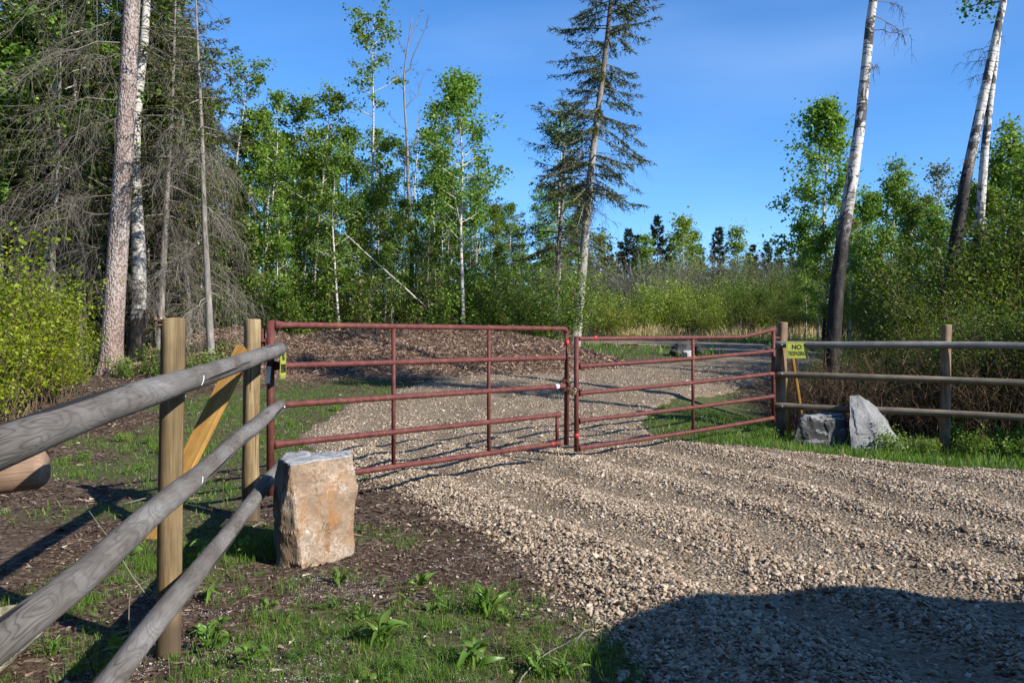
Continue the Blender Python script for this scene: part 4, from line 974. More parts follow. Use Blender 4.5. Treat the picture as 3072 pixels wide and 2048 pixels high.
def make_spruce(seed, H=12, r0=.16, cb=.3, R=1.7, nb=90, dens=1.0, droop=.35, bark='grey_bark', needle='needle', nl=.11, dead=14, shape=None, wob=.1, twigsp=.10, nw=.03, bend=0.0, gap=0.0):
    rng = np.random.default_rng(seed); line, t = trunk_line(rng, H, wob, 14, bend=bend); mb, r = trunk_mesh('trunk', line, t, r0, bark, .06, .25); trunk = mb.mesh('trunk', MAT[bark], True)
    rel = np.sort(rng.uniform(0, 1, nb) ** .9); 
    if gap: 
        keep = vnoise(rel * 9 + seed, rel * 0, 5) > gap; rel = rel[keep]; nb = len(rel)
    tb = cb + (1 - cb) * rel * .985; az = np.arange(nb) * 2.4 + rng.uniform(0, 2.0, nb)
    prof = ((1 - rel) ** .8) if shape is None else shape(rel)
    Ln = (R * prof + .12) * rng.uniform(.6, 1.15, nb)
    el = -.18 + .75 * rel ** 1.4 + rng.normal(0, .08, nb)
    d = np.stack([np.cos(az) * np.cos(el), np.sin(az) * np.cos(el), np.sin(el)], -1)
    pts = curve_pts(at_line(line, tb), d, Ln, droop * (1 - .6 * rel) * rng.uniform(.5, 1.3, nb), 6, .18)
    bm_ = MB(); bm_.tubes(pts, np.linspace(1, .2, 6)[None] * (.006 + Ln * .009)[:, None], 4)
    # twigs along both sides of each branch
    tw_o, tw_d, tw_l = [], [], []
    for b in range(nb):
        m = max(4, int(Ln[b] / twigsp * dens)); s = np.concatenate([rng.uniform(.12, .98, m * 2), [1, 1]])
        k0 = np.clip((s * 5).astype(int), 0, 4); fr = (s * 5 - k0)[:, None]; o2 = pts[b, k0] * (1 - fr) + pts[b, k0 + 1] * fr
        ax = norm(pts[b, k0 + 1] - pts[b, k0]); side = norm(np.cross(ax, [0, 0, 1])); sg = np.where(rng.uniform(size=len(s)) < .5, -1, 1)[:, None]
        dd = norm(ax * .75 + side * sg * rng.uniform(.3, .9, (len(s), 1)) + [0, 0, -.3] + .22 * rand_unit(rng, len(s)))
        tw_o.append(o2); tw_d.append(dd); tw_l.append((.16 + .30 * Ln[b] * (1 - s) * np.minimum(1, s * 3)) * rng.uniform(.6, 1.15, len(s)))
    o2 = np.concatenate(tw_o); dd = np.concatenate(tw_d); l2 = np.concatenate(tw_l)
    m = np.maximum(3, (l2 / .045).astype(int)); m = np.minimum(m, 9); ti = np.repeat(np.arange(len(l2)), m); s = rng.uniform(0, 1, len(ti))
    base = o2[ti] + dd[ti] * (l2[ti] * s)[:, None]; base[:, 2] -= .25 * l2[ti] * s ** 2
    nd = norm(dd[ti] * .9 + .75 * rand_unit(rng, len(ti))); w = norm(np.cross(nd, rand_unit(rng, len(ti)))) * nw * .5; ll = (nl * rng.uniform(.6, 1.3, len(ti)))[:, None]
    V = np.stack([base - w, base + w, base + nd * ll], 1); lm = MB(); lm.put(V.reshape(-1, 3), T=np.arange(len(ti))[:, None] * 3 + np.array([[0, 1, 2]])); crown = lm.mesh('crown', MAT[needle])
    branches = bm_.mesh('branches', MAT['grey_bark'], True)
    out = dict(trunk=trunk, branches=branches, crown=crown)
    if dead:
        td = rng.uniform(.12, cb + .12, dead); az = rng.uniform(0, 6.28, dead)
        out['dead_branches'] = dead_branches(rng, at_line(line, td), az, rng.uniform(.5, 1.0, dead) * R * .8, .4, 10)
    return out
def dead_branches(rng, o, az, Ln, sag=.5, tw=22, el=None, mat='twig', rr=.008, twl=.8, hang=1.0):
    n = len(o); el = rng.uniform(-.35, .2, n) if el is None else el
    d = np.stack([np.cos(az) * np.cos(el), np.sin(az) * np.cos(el), np.sin(el)], -1); pts = curve_pts(o, d, Ln, rng.uniform(.4, 1.2, n) * sag, 8, .12)
    pts[:, 1:] += rng.normal(0, .02, (n, 7, 3)) * Ln[:, None, None]
    mb = MB(); mb.tubes(pts, np.linspace(1, .3, 8)[None] * (rr * .6 + rr * .55 * Ln)[:, None], 5)
    bi = np.repeat(np.arange(n), tw); s = rng.uniform(.15, 1, len(bi)); k0 = np.clip((s * 7).astype(int), 0, 6); fr = (s * 7 - k0)[:, None]
    o2 = pts[bi, k0] * (1 - fr) + pts[bi, k0 + 1] * fr; d2 = norm(d[bi] * .8 + 1.0 * rand_unit(rng, len(bi)) + [0, 0, -.35 * hang]); L2 = rng.uniform(.25, 1, len(bi)) * twl * (.35 + .4 * Ln[bi])
    p2 = curve_pts(o2, d2, L2, rng.uniform(.2, 1.0, len(bi)) * hang, 5); p2[:, 1:] += rng.normal(0, .03, (len(bi), 4, 3)) * L2[:, None, None]
    mb.tubes(p2, np.linspace(1, .35, 5)[None] * np.full((len(bi), 1), rr * .62), 3)
    b3 = np.repeat(np.arange(len(bi)), 4); kk = rng.integers(1, 4, len(b3)); o3 = p2[b3, kk]; d3 = norm(d2[b3] * .5 + rand_unit(rng, len(b3)) + [0, 0, -.5 * hang]); L3 = L2[b3] * rng.uniform(.2, .55, len(b3))
    p3 = curve_pts(o3, d3, L3, rng.uniform(.2, .8, len(b3)) * hang, 3); mb.tubes(p3, np.linspace(1, .4, 3)[None] * np.full((len(b3), 1), rr * .42), 3)
    return mb.mesh('dead_branches', MAT[mat], True)

def make_shrub(seed, H=2.6, R=1.1, ns=16, leaf=.05, nleaf=5200, leafmat='shrub_leaf', stemmat='stem', low=.25, clus=.11, thin=.009, spread=.5):
    rng = np.random.default_rng(seed); az = rng.uniform(0, 6.28, ns); r_ = rng.uniform(0, .35, ns) * R
    o = np.stack([np.cos(az) * r_, np.sin(az) * r_, np.full(ns, -.08)], -1); out_ = rng.uniform(.05, spread, ns); Ln = H * rng.uniform(.65, 1.08, ns)
    d = norm(np.stack([np.cos(az) * out_, np.sin(az) * out_, np.ones(ns)], -1)); pts = curve_pts(o, d, Ln, rng.uniform(-.05, .18, ns), 7); pts[:, 1:] += rng.normal(0, .02, (ns, 6, 3)) * H
    mb = MB(); mb.tubes(pts, np.linspace(1, .3, 7)[None] * rng.uniform(.7, 1.5, (ns, 1)) * thin * (.5 + H * .2), 4)
    nt_ = ns * 9; bi = rng.integers(0, ns, nt_); s = rng.uniform(.2, 1, nt_); k0 = np.clip((s * 6).astype(int), 0, 5); fr = (s * 6 - k0)[:, None]
    o2 = pts[bi, k0] * (1 - fr) + pts[bi, k0 + 1] * fr; d2 = norm(rand_unit(rng, nt_) * [1, 1, .5] + [0, 0, .65]); L2 = H * rng.uniform(.1, .28, nt_)
    p2 = curve_pts(o2, d2, L2, rng.uniform(-.1, .3, nt_), 4); mb.tubes(p2, np.linspace(1, .4, 4)[None] * np.full((nt_, 1), thin * .45), 3)
    stems = mb.mesh('stems', MAT[stemmat], True); res = dict(stems=stems)
    if nleaf:
        C = np.concatenate([p2[:, 1], p2[:, 2], p2[:, 3], pts[:, 5], pts[:, 6]]); C = C[C[:, 2] > low * H * rng.uniform(.6, 1.5, len(C))]
        ci = rng.integers(0, len(C), nleaf); pos = C[ci] + rng.normal(size=(nleaf, 3)) * clus * H / 2.6
        lm = MB(); leaf_quads(lm, rng, pos, leaf, .72, .35); res['foliage'] = lm.mesh('foliage', MAT[leafmat])
    return res
def put(geo, name, label, cat, X, Y, group=None, lean=(0, 0), rz=0.0, sc=1.0, z=None):
    z = gz(X, Y) if z is None else z
    # lean is applied after the turn about the vertical
    rot = (Matrix.Rotation(lean[0], 3, 'Y') @ Matrix.Rotation(-lean[1], 3, 'X') @ Matrix.Rotation(rz, 3, 'Z')).to_euler()
    r = thing(name, label, cat, (X, Y, z), group, rot, sc)
    for k, me_ in geo.items(): add(k, me_, r)
    return r
UX = lambda u, Y: (u - 1536) / F_PX * Y
DS = 3072 / 2352.0

# ------------------------------------------------------------------ tall trees by the fence
# big scaly spruce trunk
rng = np.random.default_rng(101)
line, t = trunk_line(rng, 17, .10, 26)
mbT, r_ = trunk_mesh('trunk', line, t, .255, None, .25, .0, 22)
rr_ = .235 * (1 - t * .62) * (1 + .55 * np.exp(-t * 17 / .28))
mbT = MB(); zt = np.concatenate([np.linspace(0, .06, 10), np.linspace(.08, 1, 40)]); ln2 = at_line(line, zt); rad = .235 * (1 - zt * .6) * (1 + .5 * np.exp(-zt * 17 / .22)); mbT.tubes(ln2, rad, 26)
tm = mbT.mesh('trunk', MAT['spruce_bark'], True)
for v in tm.vertices:      # root buttresses
    if v.co.z < .9:
        a = math.atan2(v.co.y, v.co.x); k_ = .09 * math.exp(-max(v.co.z, 0) / .22) * (math.sin(a * 5 + .6) + .4 * math.sin(a * 3)); v.co.x += math.cos(a) * k_; v.co.y += math.sin(a) * k_
hb = [(3.6, 3.4, 2.6), (4.3, 2.9, 2.7), (5.0, 3.25, 3.1), (5.4, 2.6, 2.0), (6.1, 3.3, 2.8), (6.6, 2.8, 2.2), (7.3, 3.4, 2.6), (7.9, 3.0, 2.3), (8.6, 3.3, 2.4), (9.2, 2.8, 1.9), (4.8, .1, 1.3), (5.9, -.3, 1.5), (6.9, .2, 1.5), (7.7, -.2, 1.7), (8.4, .4, 1.6), (9.4, .1, 1.8), (4.0, 4.0, 1.8), (5.7, 4.4, 1.6), (7.0, 4.2, 1.7), (3.0, 3.1, 1.5), (2.4, .4, .8)]
ob = at_line(line, np.array([h / 17 for h, _, _ in hb]))
db = dead_branches(rng, ob, np.array([a for _, a, _ in hb]), np.array([l for _, _, l in hb]), .75, 30, rng.uniform(-.35, .1, len(hb)), 'twig', .0095, .95)
up_ = make_spruce(102, 17, .2, .62, 2.2, 70, dead=0)
put(dict(trunk=tm, dead_branches=db, branches=up_['branches'], crown=up_['crown']), 'spruce_tree', 'thick straight spruce with scaly pinkish grey bark beside the bright green bush', 'tree', UX(333, 18), 18, None, (.052, 0))
# grey barked birch right behind it
bg = make_aspen(103, 15, .2, .66, 1.8, 40, .08, 30, bark='birch_low', wob=.25)
put(bg, 'birch_tree', 'old birch with whitish furrowed bark standing against the thick spruce', 'tree', UX(405, 20.2), 20.2, None, (.018, 0))
# thin half dead spruces with hanging grey twigs
def half_dead(seed, H, r0, cb, nd, L_, R=1.2, nb=46):
    g = make_spruce(seed, H, r0, cb, R, nb, dead=0, bark='grey_bark'); rng = np.random.default_rng(seed + 1)
    hh = rng.uniform(.16, cb + .12, nd); o = np.stack([0 * hh, 0 * hh, hh * H], -1)
    g['dead_branches'] = dead_branches(rng, o, rng.uniform(0, 6.28, nd), L_ * rng.uniform(.6, 1.2, nd), .8, 22, rng.uniform(-.5, .15, nd), 'twig', .009, .95); return g
hd1 = half_dead(111, 9.5, .085, .5, 20, 1.2); hd2 = half_dead(113, 11, .10, .34, 16, 1.4, 1.8, 100); hd3 = half_dead(115, 8, .07, .36, 14, 1.1, 1.5, 70)
put(hd1, 'spruce_tree', 'thin leaning half dead spruce at the left end of the mulch mound', 'tree', UX(636, 17.6), 17.6, None, (-.05, 0))
GD = 'half dead spruces left of the mulch mound'
for i, (u, Y, g, ln_, s_) in enumerate([(478, 20.5, hd2, .04, 1.0), (560, 22, hd3, -.02, 1.15), (250, 20.5, hd2, -.03, 1.1), (150, 19, hd3, .02, 1.2), (520, 24.5, hd2, .0, 1.05), (690, 23, hd3, -.03, .8), (60, 21.5, hd2, 0, 1.1), (415, 23.5, hd1, .03, 1.15)]):
    put(g, 'spruce_tree', 'half dead spruce hung with grey twigs in the dense dark stand', 'tree', UX(u, Y), Y, GD, (ln_, 0), i * 1.3, s_)

# lone tall spruce by the driveway
def hero_shape(rel):
    return np.interp(rel, [0, .08, .2, .3, .4, .5, .62, .8, 1], [.9, 1.0, .98, .62, .68, .84, .86, .6, .12])
hs = make_spruce(121, 16.2, .17, .30, 2.1, 150, 1.15, .40, 'hero_bark', 'needle', .13, 26, hero_shape, .12, .085, .032, gap=.17)
put(hs, 'spruce_tree', 'tall lone spruce with bare pale lower trunk at the end of the mulch mound', 'tree', UX(1722, 26), 26, None, (.1, 0), .4)
# broken spruce and aspen just left of it
sp2 = make_spruce(123, 8.2, .12, .26, 2.3, 60, .9, .5, 'grey_bark', 'needle', .11, 18, lambda r: .95 - .5 * r, .15, .1, .03, gap=.25)
put(sp2, 'spruce_tree', 'shorter drooping spruce close behind the tall lone spruce', 'tree', UX(1660, 28), 28, None, (.05, 0), 2.2)
as2 = make_aspen(125, 8.6, .10, .3, 1.25, 30, .075, 28, wob=.2, sparse=.8)
put(as2, 'aspen_tree', 'thin sparse aspen standing behind the tall lone spruce', 'tree', UX(1665, 29.5), 29.5, None, (.035, 0), 1.0)

# three white birches on the right
def birch_trunk(seed, H, r0, bend=0.0, wob=.22, crownb=.68, R=1.2, bark='birch'):
    g = make_aspen(seed, H, r0, crownb, R, 22, .075, 18, bark=bark, wob=wob, bend=bend, up=.6)
    rng = np.random.default_rng(seed + 50); hh = np.array([.27, .36, .47, .53, .55, .57]) * H * .98
    g['dead_branches'] = dead_branches(rng, np.stack([0 * hh, 0 * hh, hh], -1) * [1, 1, 1], np.array([.2, 3.0, .1, -.2, .2, .0]), np.array([.25, .2, .35, .7, .75, .6]), .2, 7, np.array([.5, .4, .9, .1, .05, .1]), 'brown_twig', .008, .5)
    return g
Yb = 13.3
put(birch_trunk(131, 12.5, .138), 'birch_tree', 'leaning white birch with dark foot behind the sign and dark boulder', 'tree', UX(2478, Yb), Yb, None, (.115, 0), .3)
put(birch_trunk(133, 13, .145, .0, .3, .56, 1.5, bark='birch_dark'), 'birch_tree', 'leaning white birch with split blackened trunk behind the right fence', 'tree', UX(2760, 15.6), 15.6, None, (.205, 0), 1.1)
put(birch_trunk(135, 12.5, .118, .0, .2), 'birch_tree', 'slimmer straight white birch crossing behind the split birch trunk', 'tree', UX(2875, 16.2), 16.2, None, (.118, 0), 2.0)

# ------------------------------------------------------------------ aspens behind the mound
AV = [make_aspen(201, 8, .065, .30, 1.1, 40, .075, 30, clus=.12, sparse=.72), make_aspen(202, 8, .06, .38, 1.0, 36, .075, 30, wob=.22, clus=.12, sparse=.72), make_aspen(203, 8, .07, .28, 1.35, 44, .075, 28, clus=.125, sparse=.72), make_aspen(204, 8, .055, .22, 1.05, 40, .075, 28, wob=.2, sparse=.66, clus=.115),
      make_aspen(205, 10, .075, .26, 1.2, 44, .075, 26, sparse=.66, wob=.25, clus=.12, shape=lambda r: .95 - .35 * r), make_aspen(206, 8, .07, .34, 1.55, 46, .078, 33, clus=.135, sparse=.75)]
H0 = [8, 8, 8, 8, 10, 8]
def tree_h(vtop, Y, X): return EYE + (HOR - vtop) / F_PX * Y - gz(X, Y)
# base column, top column, top row in the photo at the working width of 2352, depth, variant
ASP = [(585, 645, 215, 23.5, 3, 'aspen with a white lower trunk just behind the left gate post'), (722, 745, 205, 25, 1, 'aspen with slim pale trunk behind the middle of the left gate leaf'),
       (782, 760, 330, 23, 0, 'aspen with long bare white trunk in the row behind the mulch mound'), (846, 870, 40, 25, 4, 'tallest aspen with thin open crown in the row behind the mulch mound'),
       (1066, 1062, 168, 23, 5, 'broad crowned aspen with slim white trunk at the right of the aspen row'), (500, 560, 140, 25.5, 4, 'tall slim aspen rising beside the half dead spruces')]
for i, (xb, xt, yt, Y, vi, lb) in enumerate(ASP):
    X = UX(xb * DS, Y); h = tree_h(yt * DS, Y, X); put(AV[vi], 'aspen_tree', lb, 'tree', X, Y, 'aspens behind the mulch mound', (math.atan((xt - xb) * DS / F_PX * Y / h), 0), i * 1.7, h / H0[vi])
FILL = [(615, 255, 26, 2), (660, 225, 27, 1), (690, 225, 29, 3), (760, 320, 28, 0), (820, 380, 30, 2), (900, 400, 27, 1), (935, 330, 31, 4), (1000, 240, 26.5, 0), (1100, 300, 28, 3), (1140, 470, 26, 2), (560, 330, 29, 3), (530, 380, 24.5, 2), (1190, 520, 33, 1), (880, 300, 28.5, 3), (1030, 340, 29, 1), (450, 250, 28, 0), (700, 420, 24, 3), (830, 480, 24.5, 2), (975, 470, 25, 3), (640, 460, 23.2, 0), (600, 330, 25.2, 5), (668, 300, 25.6, 2), (735, 350, 26.3, 5), (800, 300, 26.6, 2), (872, 430, 25.2, 5), (925, 460, 24.3, 2), (1010, 400, 24.6, 5), (1095, 440, 24.8, 2), (545, 290, 26.4, 5), (1130, 560, 24.2, 5), (575, 520, 23.4, 2), (760, 520, 23.8, 5), (880, 560, 23.6, 2), (1000, 570, 23.5, 5)]
rng = np.random.default_rng(5)
for i, (x, yt, Y, vi) in enumerate(FILL):
    X = UX(x * DS, Y); h = tree_h(yt * DS, Y, X); put(AV[vi], 'aspen_tree', 'young leafy aspen within the sunlit stand behind the mulch mound', 'tree', X, Y, 'aspens in the sunlit stand', (rng.normal(0, .03), rng.normal(0, .03)), i * 2.1, h / H0[vi])
# bare dead tree rising above them
rng = np.random.default_rng(222); line, t = trunk_line(rng, 10.6, .25, 18); mbT, _ = trunk_mesh('trunk', line, t, .085, None, .15)
hh = np.array([.72, .78, .83, .88, .93, .66, .6, .55]); dt = dead_branches(rng, at_line(line, hh), np.array([.1, 3.0, .2, 3.3, -.2, 2.9, 0, 3.2]), np.array([1.3, .8, 1.5, .7, .8, .6, .5, .5]), -.25, 7, np.array([.9, .8, 1.0, 1.1, 1.0, .5, .4, .4]), 'twig', .014, .35, -.3)
put(dict(trunk=mbT.mesh('trunk', MAT['grey_bark'], True), dead_branches=dt), 'dead_tree', 'bare dead tree with forked leafless top above the aspens', 'tree', UX(950 * DS, 26), 26, None, (-.02, 0))
rng = np.random.default_rng(223); line, t = trunk_line(rng, 7.2, .2, 14); mbT, _ = trunk_mesh('trunk', line, t, .05, None, .2)
put(dict(trunk=mbT.mesh('trunk', MAT['aspen_bark'], True), dead_branches=dead_branches(rng, at_line(line, np.linspace(.5, .95, 8)), rng.uniform(0, 6.28, 8), np.full(8, .5), -.1, 4, rng.uniform(.3, .8, 8), 'twig', .01, .3, -.2)),
    'dead_tree', 'slim bare snag standing beside the forked dead tree', 'tree', UX(957 * DS, 25), 25, None, (.005, 0))
# fallen pole propped on the undergrowth
pl = P(790 * DS, 535 * DS, 24); p0_ = P(975 * DS, 702 * DS, 22.6)
o = add('fallen_pole', log_mesh('fallen_pole', float(np.linalg.norm(pl - p0_)), .026, .016, MAT['aspen_bark'], MAT['aspen_bark'], seed=51, wob=.08), None, label='thin dead trunk leaning at a slant among the aspens', category='dead trunk'); place_along(o, p0_, pl, None)

# ------------------------------------------------------------------ spruces in the stand
SV = [make_spruce(301, 9, .10, .12, 1.5, 84, .75, .35, nl=.13, dead=10, nw=.04), make_spruce(302, 9, .10, .2, 1.2, 70, .75, .4, nl=.13, dead=14, nw=.04, gap=.15), make_spruce(303, 9, .1, .06, 1.7, 90, .7, .3, nl=.14, dead=6, nw=.045)]
GS = 'spruces in the dark stand'
SPR = [(1030, 430, 24.5, 1), (985, 540, 23.2, 2), (1080, 520, 25.5, 0), (820, 560, 26, 2), (640, 520, 28, 0), (770, 600, 23.6, 2), (900, 610, 23.4, 0), (560, 480, 27, 1), (1180, 560, 30, 1), (1260, 600, 34, 0), (720, 560, 31, 0), (600, 620, 23.8, 2)]
for i, (x, yt, Y, vi) in enumerate(SPR):
    X = UX(x * DS, Y); h = tree_h(yt * DS, Y, X); put(SV[vi], 'spruce_tree', 'small dark spruce growing among the aspens behind the mound', 'tree', X, Y, 'small spruces among the aspens', (0, 0), i * 1.1, h / 9)
# dense tall stand on the far left
rng = np.random.default_rng(9)
for i in range(40):
    u = rng.uniform(-260, 640); Y = rng.uniform(20.5, 34); vi = i % 3; h = rng.uniform(10.5, 15)
    if u > 430: h = rng.uniform(8, 10.5)
    put(SV[vi], 'spruce_tree', 'tall dark spruce in the dense stand behind the thick spruce', 'tree', UX(u, Y), Y, GS, (rng.normal(0, .02), 0), i * .9, (h / 9 * .85, h / 9 * .85, h / 9))
for i in range(16):
    u = rng.uniform(-200, 620); Y = rng.uniform(20.5, 30); vi = [0, 2, 3, 5][i % 4]; h = rng.uniform(7, 12)
    if u > 450: h = rng.uniform(6, 8)
    put(AV[vi], 'aspen_tree', 'green aspen mixed into the dense dark stand left of the mound', 'tree', UX(u, Y), Y, 'aspens in the dark stand', (rng.normal(0, .03), 0), i * 1.9, h / H0[vi])

for i in range(22):
    u = rng.uniform(-150, 560); Y = rng.uniform(18.9, 23.5) + (2.2 if u > 290 else 0); vi = [0, 2, 3, 5][i % 4]; h = rng.uniform(8, 13)
    put(AV[vi], 'aspen_tree', 'leafy aspen behind the bright bushes in the dense dark stand', 'tree', UX(u, Y), Y, 'aspens behind the bright bushes', (rng.normal(0, .03), 0), i * 1.9, h / H0[vi])
for i in range(34):
    u = np.linspace(560, 1720, 34)[i] + rng.uniform(-20, 20); Y = rng.uniform(34, 50); X = UX(u, Y); h = tree_h(rng.uniform(560, 680), Y, X)
    if i % 2: put(SV[i % 3], 'spruce_tree', 'dark spruce deep in the woods behind the aspen stand', 'tree', X, Y, 'spruces deep in the woods', (0, 0), i * 1.1, h / 9)
    else: put(AV[(0, 2, 5)[i % 3]], 'aspen_tree', 'leafy aspen deep in the woods behind the aspen stand', 'tree', X, Y, 'aspens deep in the woods', (0, 0), i * 1.1, h / 8)
# ------------------------------------------------------------------ undergrowth behind the mound and at the left
UV_ = [make_shrub(401, 2.2, 1.0, 15, .06, 3000, 'aspen_leaf', low=.12), make_shrub(402, 2.0, 1.1, 16, .06, 3000, 'shrub_leaf', low=.1), make_shrub(403, 1.6, 1.0, 18, .05, 2200, 'aspen_leaf', low=.1)]
rng = np.random.default_rng(12)
for i in range(72):
    x = rng.uniform(490, 1330); Y = rng.uniform(23.4, 33) if i % 3 else rng.uniform(22.8, 24.6); vi = i % 3
    s_ = rng.uniform(.7, 1.35)
    put(UV_[vi], 'undergrowth_shrub', 'leafy green shrub in the undergrowth below the aspens', 'shrub', UX(x * DS, Y), Y, 'undergrowth shrubs', (0, 0), i * 1.4, s_)
# bright bush at the left edge
BV_ = [make_shrub(411, 2.5, 1.0, 20, .062, 3300, 'bush_leaf', low=.12, spread=.45, clus=.10), make_shrub(412, 2.0, 1.0, 18, .06, 2600, 'bush_leaf', low=.08, spread=.55, clus=.10)]
for i, (u, Y, s_) in enumerate([(-130, 12.2, 1.2), (0, 12.6, 1.05), (90, 13.4, .9), (160, 14.2, .75), (-70, 11.2, .7), (30, 13.8, 1.15), (225, 15.2, .55), (-190, 13, 1.35), (130, 15.6, .95)]):
    put(BV_[i % 2], 'leafy_bush', 'bright yellow green bush in full sun at the edge of the dark stand', 'bush', UX(u, Y), Y, 'bright bushes at the forest edge', (0, 0), i * 1.7, s_)
LV = make_shrub(421, .55, .5, 14, .045, 700, 'aspen_leaf', low=.1, clus=.3, thin=.006)
for i in range(26):
    u = rng.uniform(-60, 760); Y = rng.uniform(17.0, 20.5)
    put(LV, 'low_plant', 'low leafy plant at the foot of the dark stand', 'plant', UX(u, Y), Y, 'low plants at the forest foot', (0, 0), i, rng.uniform(.6, 1.4))

# ------------------------------------------------------------------ willows, bare shrubs and distant trees beyond the driveway
WV = [make_shrub(501, 2.7, 1.5, 22, .085, 4600, 'willow_leaf', low=.06, spread=.65, clus=.14), make_shrub(502, 2.5, 1.5, 22, .085, 4400, 'willow_leaf', low=.05, spread=.75, clus=.15), make_shrub(503, 2.9, 1.3, 20, .085, 4200, 'willow_leaf', low=.08, spread=.5, clus=.14)]
rng = np.random.default_rng(15)
for i, x in enumerate(list(np.linspace(1350, 1990, 11)) + list(np.linspace(1370, 1960, 9))):
    row = 0 if i < 11 else 1
    Y = (42, 46, 51)[row] + rng.uniform(-1.6, 1.6); xx = x + rng.uniform(-18, 18)
    put(WV[i % 3], 'willow_bush', 'rounded light green willow bush in the row beyond the driveway', 'bush', UX(xx * DS, Y), Y, 'willow bushes beyond the driveway', (0, 0), i * 1.3, rng.uniform(.7, 1.2) * (1, 1.1, 1.3)[row])
GB = [make_shrub(511, 5.0, 2.0, 46, .11, 1500, 'bronze_leaf', 'grey_twig', .3, .1, .018, .7), make_shrub(512, 5.0, 2.2, 50, .11, 500, 'bronze_leaf', 'grey_twig', .3, .1, .018, .75)]
for i in range(32):
    x = np.linspace(1330, 2100, 32)[i] + rng.uniform(-15, 15); Y = rng.uniform(53, 61)
    put(GB[i % 2], 'bare_shrub', 'tall grey brown leafless shrub behind the willow bushes', 'shrub', UX(x * DS, Y), Y, 'bare shrubs behind the willows', (0, 0), i * 1.1, rng.uniform(.85, 1.2))
FV = [make_spruce(521, 12, .14, .05, 2.4, 130, .8, .25, nl=.34, dead=0, nw=.15, needle='needle_far', twigsp=.14), make_spruce(522, 12, .14, .08, 2.1, 120, .8, .3, nl=.34, dead=0, nw=.15, needle='needle_far', twigsp=.14)]
FA = [make_aspen(531, 10, .1, .2, 1.9, 36, .2, 12, 'willow_leaf', clus=.35), make_aspen(532, 10, .1, .15, 1.5, 34, .2, 10, 'aspen_leaf', clus=.3)]
FAR = [(1445, 525, 0), (1466, 540, 1), (1510, 495, 0), (1608, 570, 1), (1650, 522, 0), (1730, 562, 1), (1762, 560, 0), (1790, 572, 1), (1400, 562, 1), (1350, 575, 0), (1425, 555, 1), (1300, 560, 0), (1240, 580, 1), (1540, 560, 1), (1590, 585, 0), (1720, 580, 0), (1820, 590, 0)]
for i, (x, yt, vi) in enumerate(FAR):
    Y = 78 + (i * 37 % 13); X = UX(x * DS, Y); h = tree_h(yt * DS, Y, X); w_ = min(h / 12, .95)
    put(FV[vi], 'distant_spruce', 'dark pointed spruce in the distant tree line beyond the willows', 'tree', X, Y, 'distant spruces', (0, 0), i * .8, (w_, w_, h / 12))
for i, (x, yt) in enumerate([(1570, 508), (1692, 522), (1552, 545), (1480, 540), (1380, 545), (1595, 530), (1320, 540), (1850, 560), (1900, 540), (1990, 545), (2080, 530), (1270, 560)]):
    Y = 72 + (i * 5 % 11); X = UX(x * DS, Y); h = tree_h(yt * DS, Y, X)
    put(FA[i % 2], 'distant_aspen', 'pale green leafy tree in the distant tree line beyond the willows', 'tree', X, Y, 'distant leafy trees', (0, 0), i * 1.3, h / 10)
for i in range(70):
    u = np.linspace(-300, 3400, 70)[i] + rng.uniform(-40, 40); Y = rng.uniform(92, 112); X = UX(u, Y); h = tree_h(rng.uniform(740, 810), Y, X); w_ = h / 12
    put(FV[i % 2], 'distant_spruce', 'dark spruce in the farthest row of the woods', 'tree', X, Y, 'farthest woods', (0, 0), i * .7, (w_ * 1.4, w_ * 1.4, w_))

# ------------------------------------------------------------------ green wall behind the right fence
RV_ = [make_shrub(601, 2.7, 1.2, 26, .046, 7600, 'shrub_leaf', 'brown_twig', .36, .13, .009, .45), make_shrub(602, 2.5, 1.2, 26, .046, 7200, 'shrub_leaf', 'brown_twig', .38, .10, .009, .5), make_shrub(603, 3.0, 1.2, 24, .048, 7600, 'shrub_leaf', 'brown_twig', .33, .10, .009, .4)]
rng = np.random.default_rng(19)
RS_ = [(5.35, 14.1, .4), (6.4, 13.8, .55), (6.6, 12.6, .62), (7.2, 12.6, .74), (7.8, 12.2, .78), (8.6, 12.0, .9), (5.9, 14.6, .42), (6.7, 14.9, .5), (7.2, 14.0, .74), (8.0, 13.6, .82), (9.0, 13.4, 1.0), (7.2, 16.2, .5), (7.8, 15.0, .8), (8.4, 15.4, 1.35), (9.6, 15.2, 1.4), (8.0, 17.8, .5), (8.8, 17.2, .95), (9.8, 17, 1.5), (9.6, 12, 1.1), (10.6, 14, 1.4), (8.9, 19.2, .6), (11.6, 26, .8), (12.2, 28, .9), (13, 27, 1.1), (12.6, 31, .8), (13.6, 30.5, 1.1), (14.4, 29, 1.2), (13.6, 33.5, 1.2), (12.2, 35.5, 1.0), (11, 38, 1.1), (12.6, 39, 1.2), (14, 37, 1.2), (10.6, 16.4, 1.5)]
for i, (X, Y, s_) in enumerate(RS_):
    put(RV_[i % 3], 'shrub', 'olive green shrub with bare brown stems behind the right fence', 'shrub', X + rng.uniform(-.15, .15), Y + rng.uniform(-.15, .15), 'shrubs behind the right fence', (0, 0), i * 1.7, s_ * rng.uniform(.9, 1.08))
TW = make_shrub(611, 1.7, 1.0, 46, .03, 250, 'shrub_leaf', 'brown_twig', .5, .1, .008, .8)
for i in range(13):
    X = 4.5 + i * .42; Y = 12.75 - i * .09 + rng.uniform(-.2, .3)
    put(TW, 'bare_brush', 'tangle of bare brown stems low behind the right fence', 'brush', X, Y, 'bare stems behind the right fence', (0, 0), i * 1.3, rng.uniform(.75, 1.1))
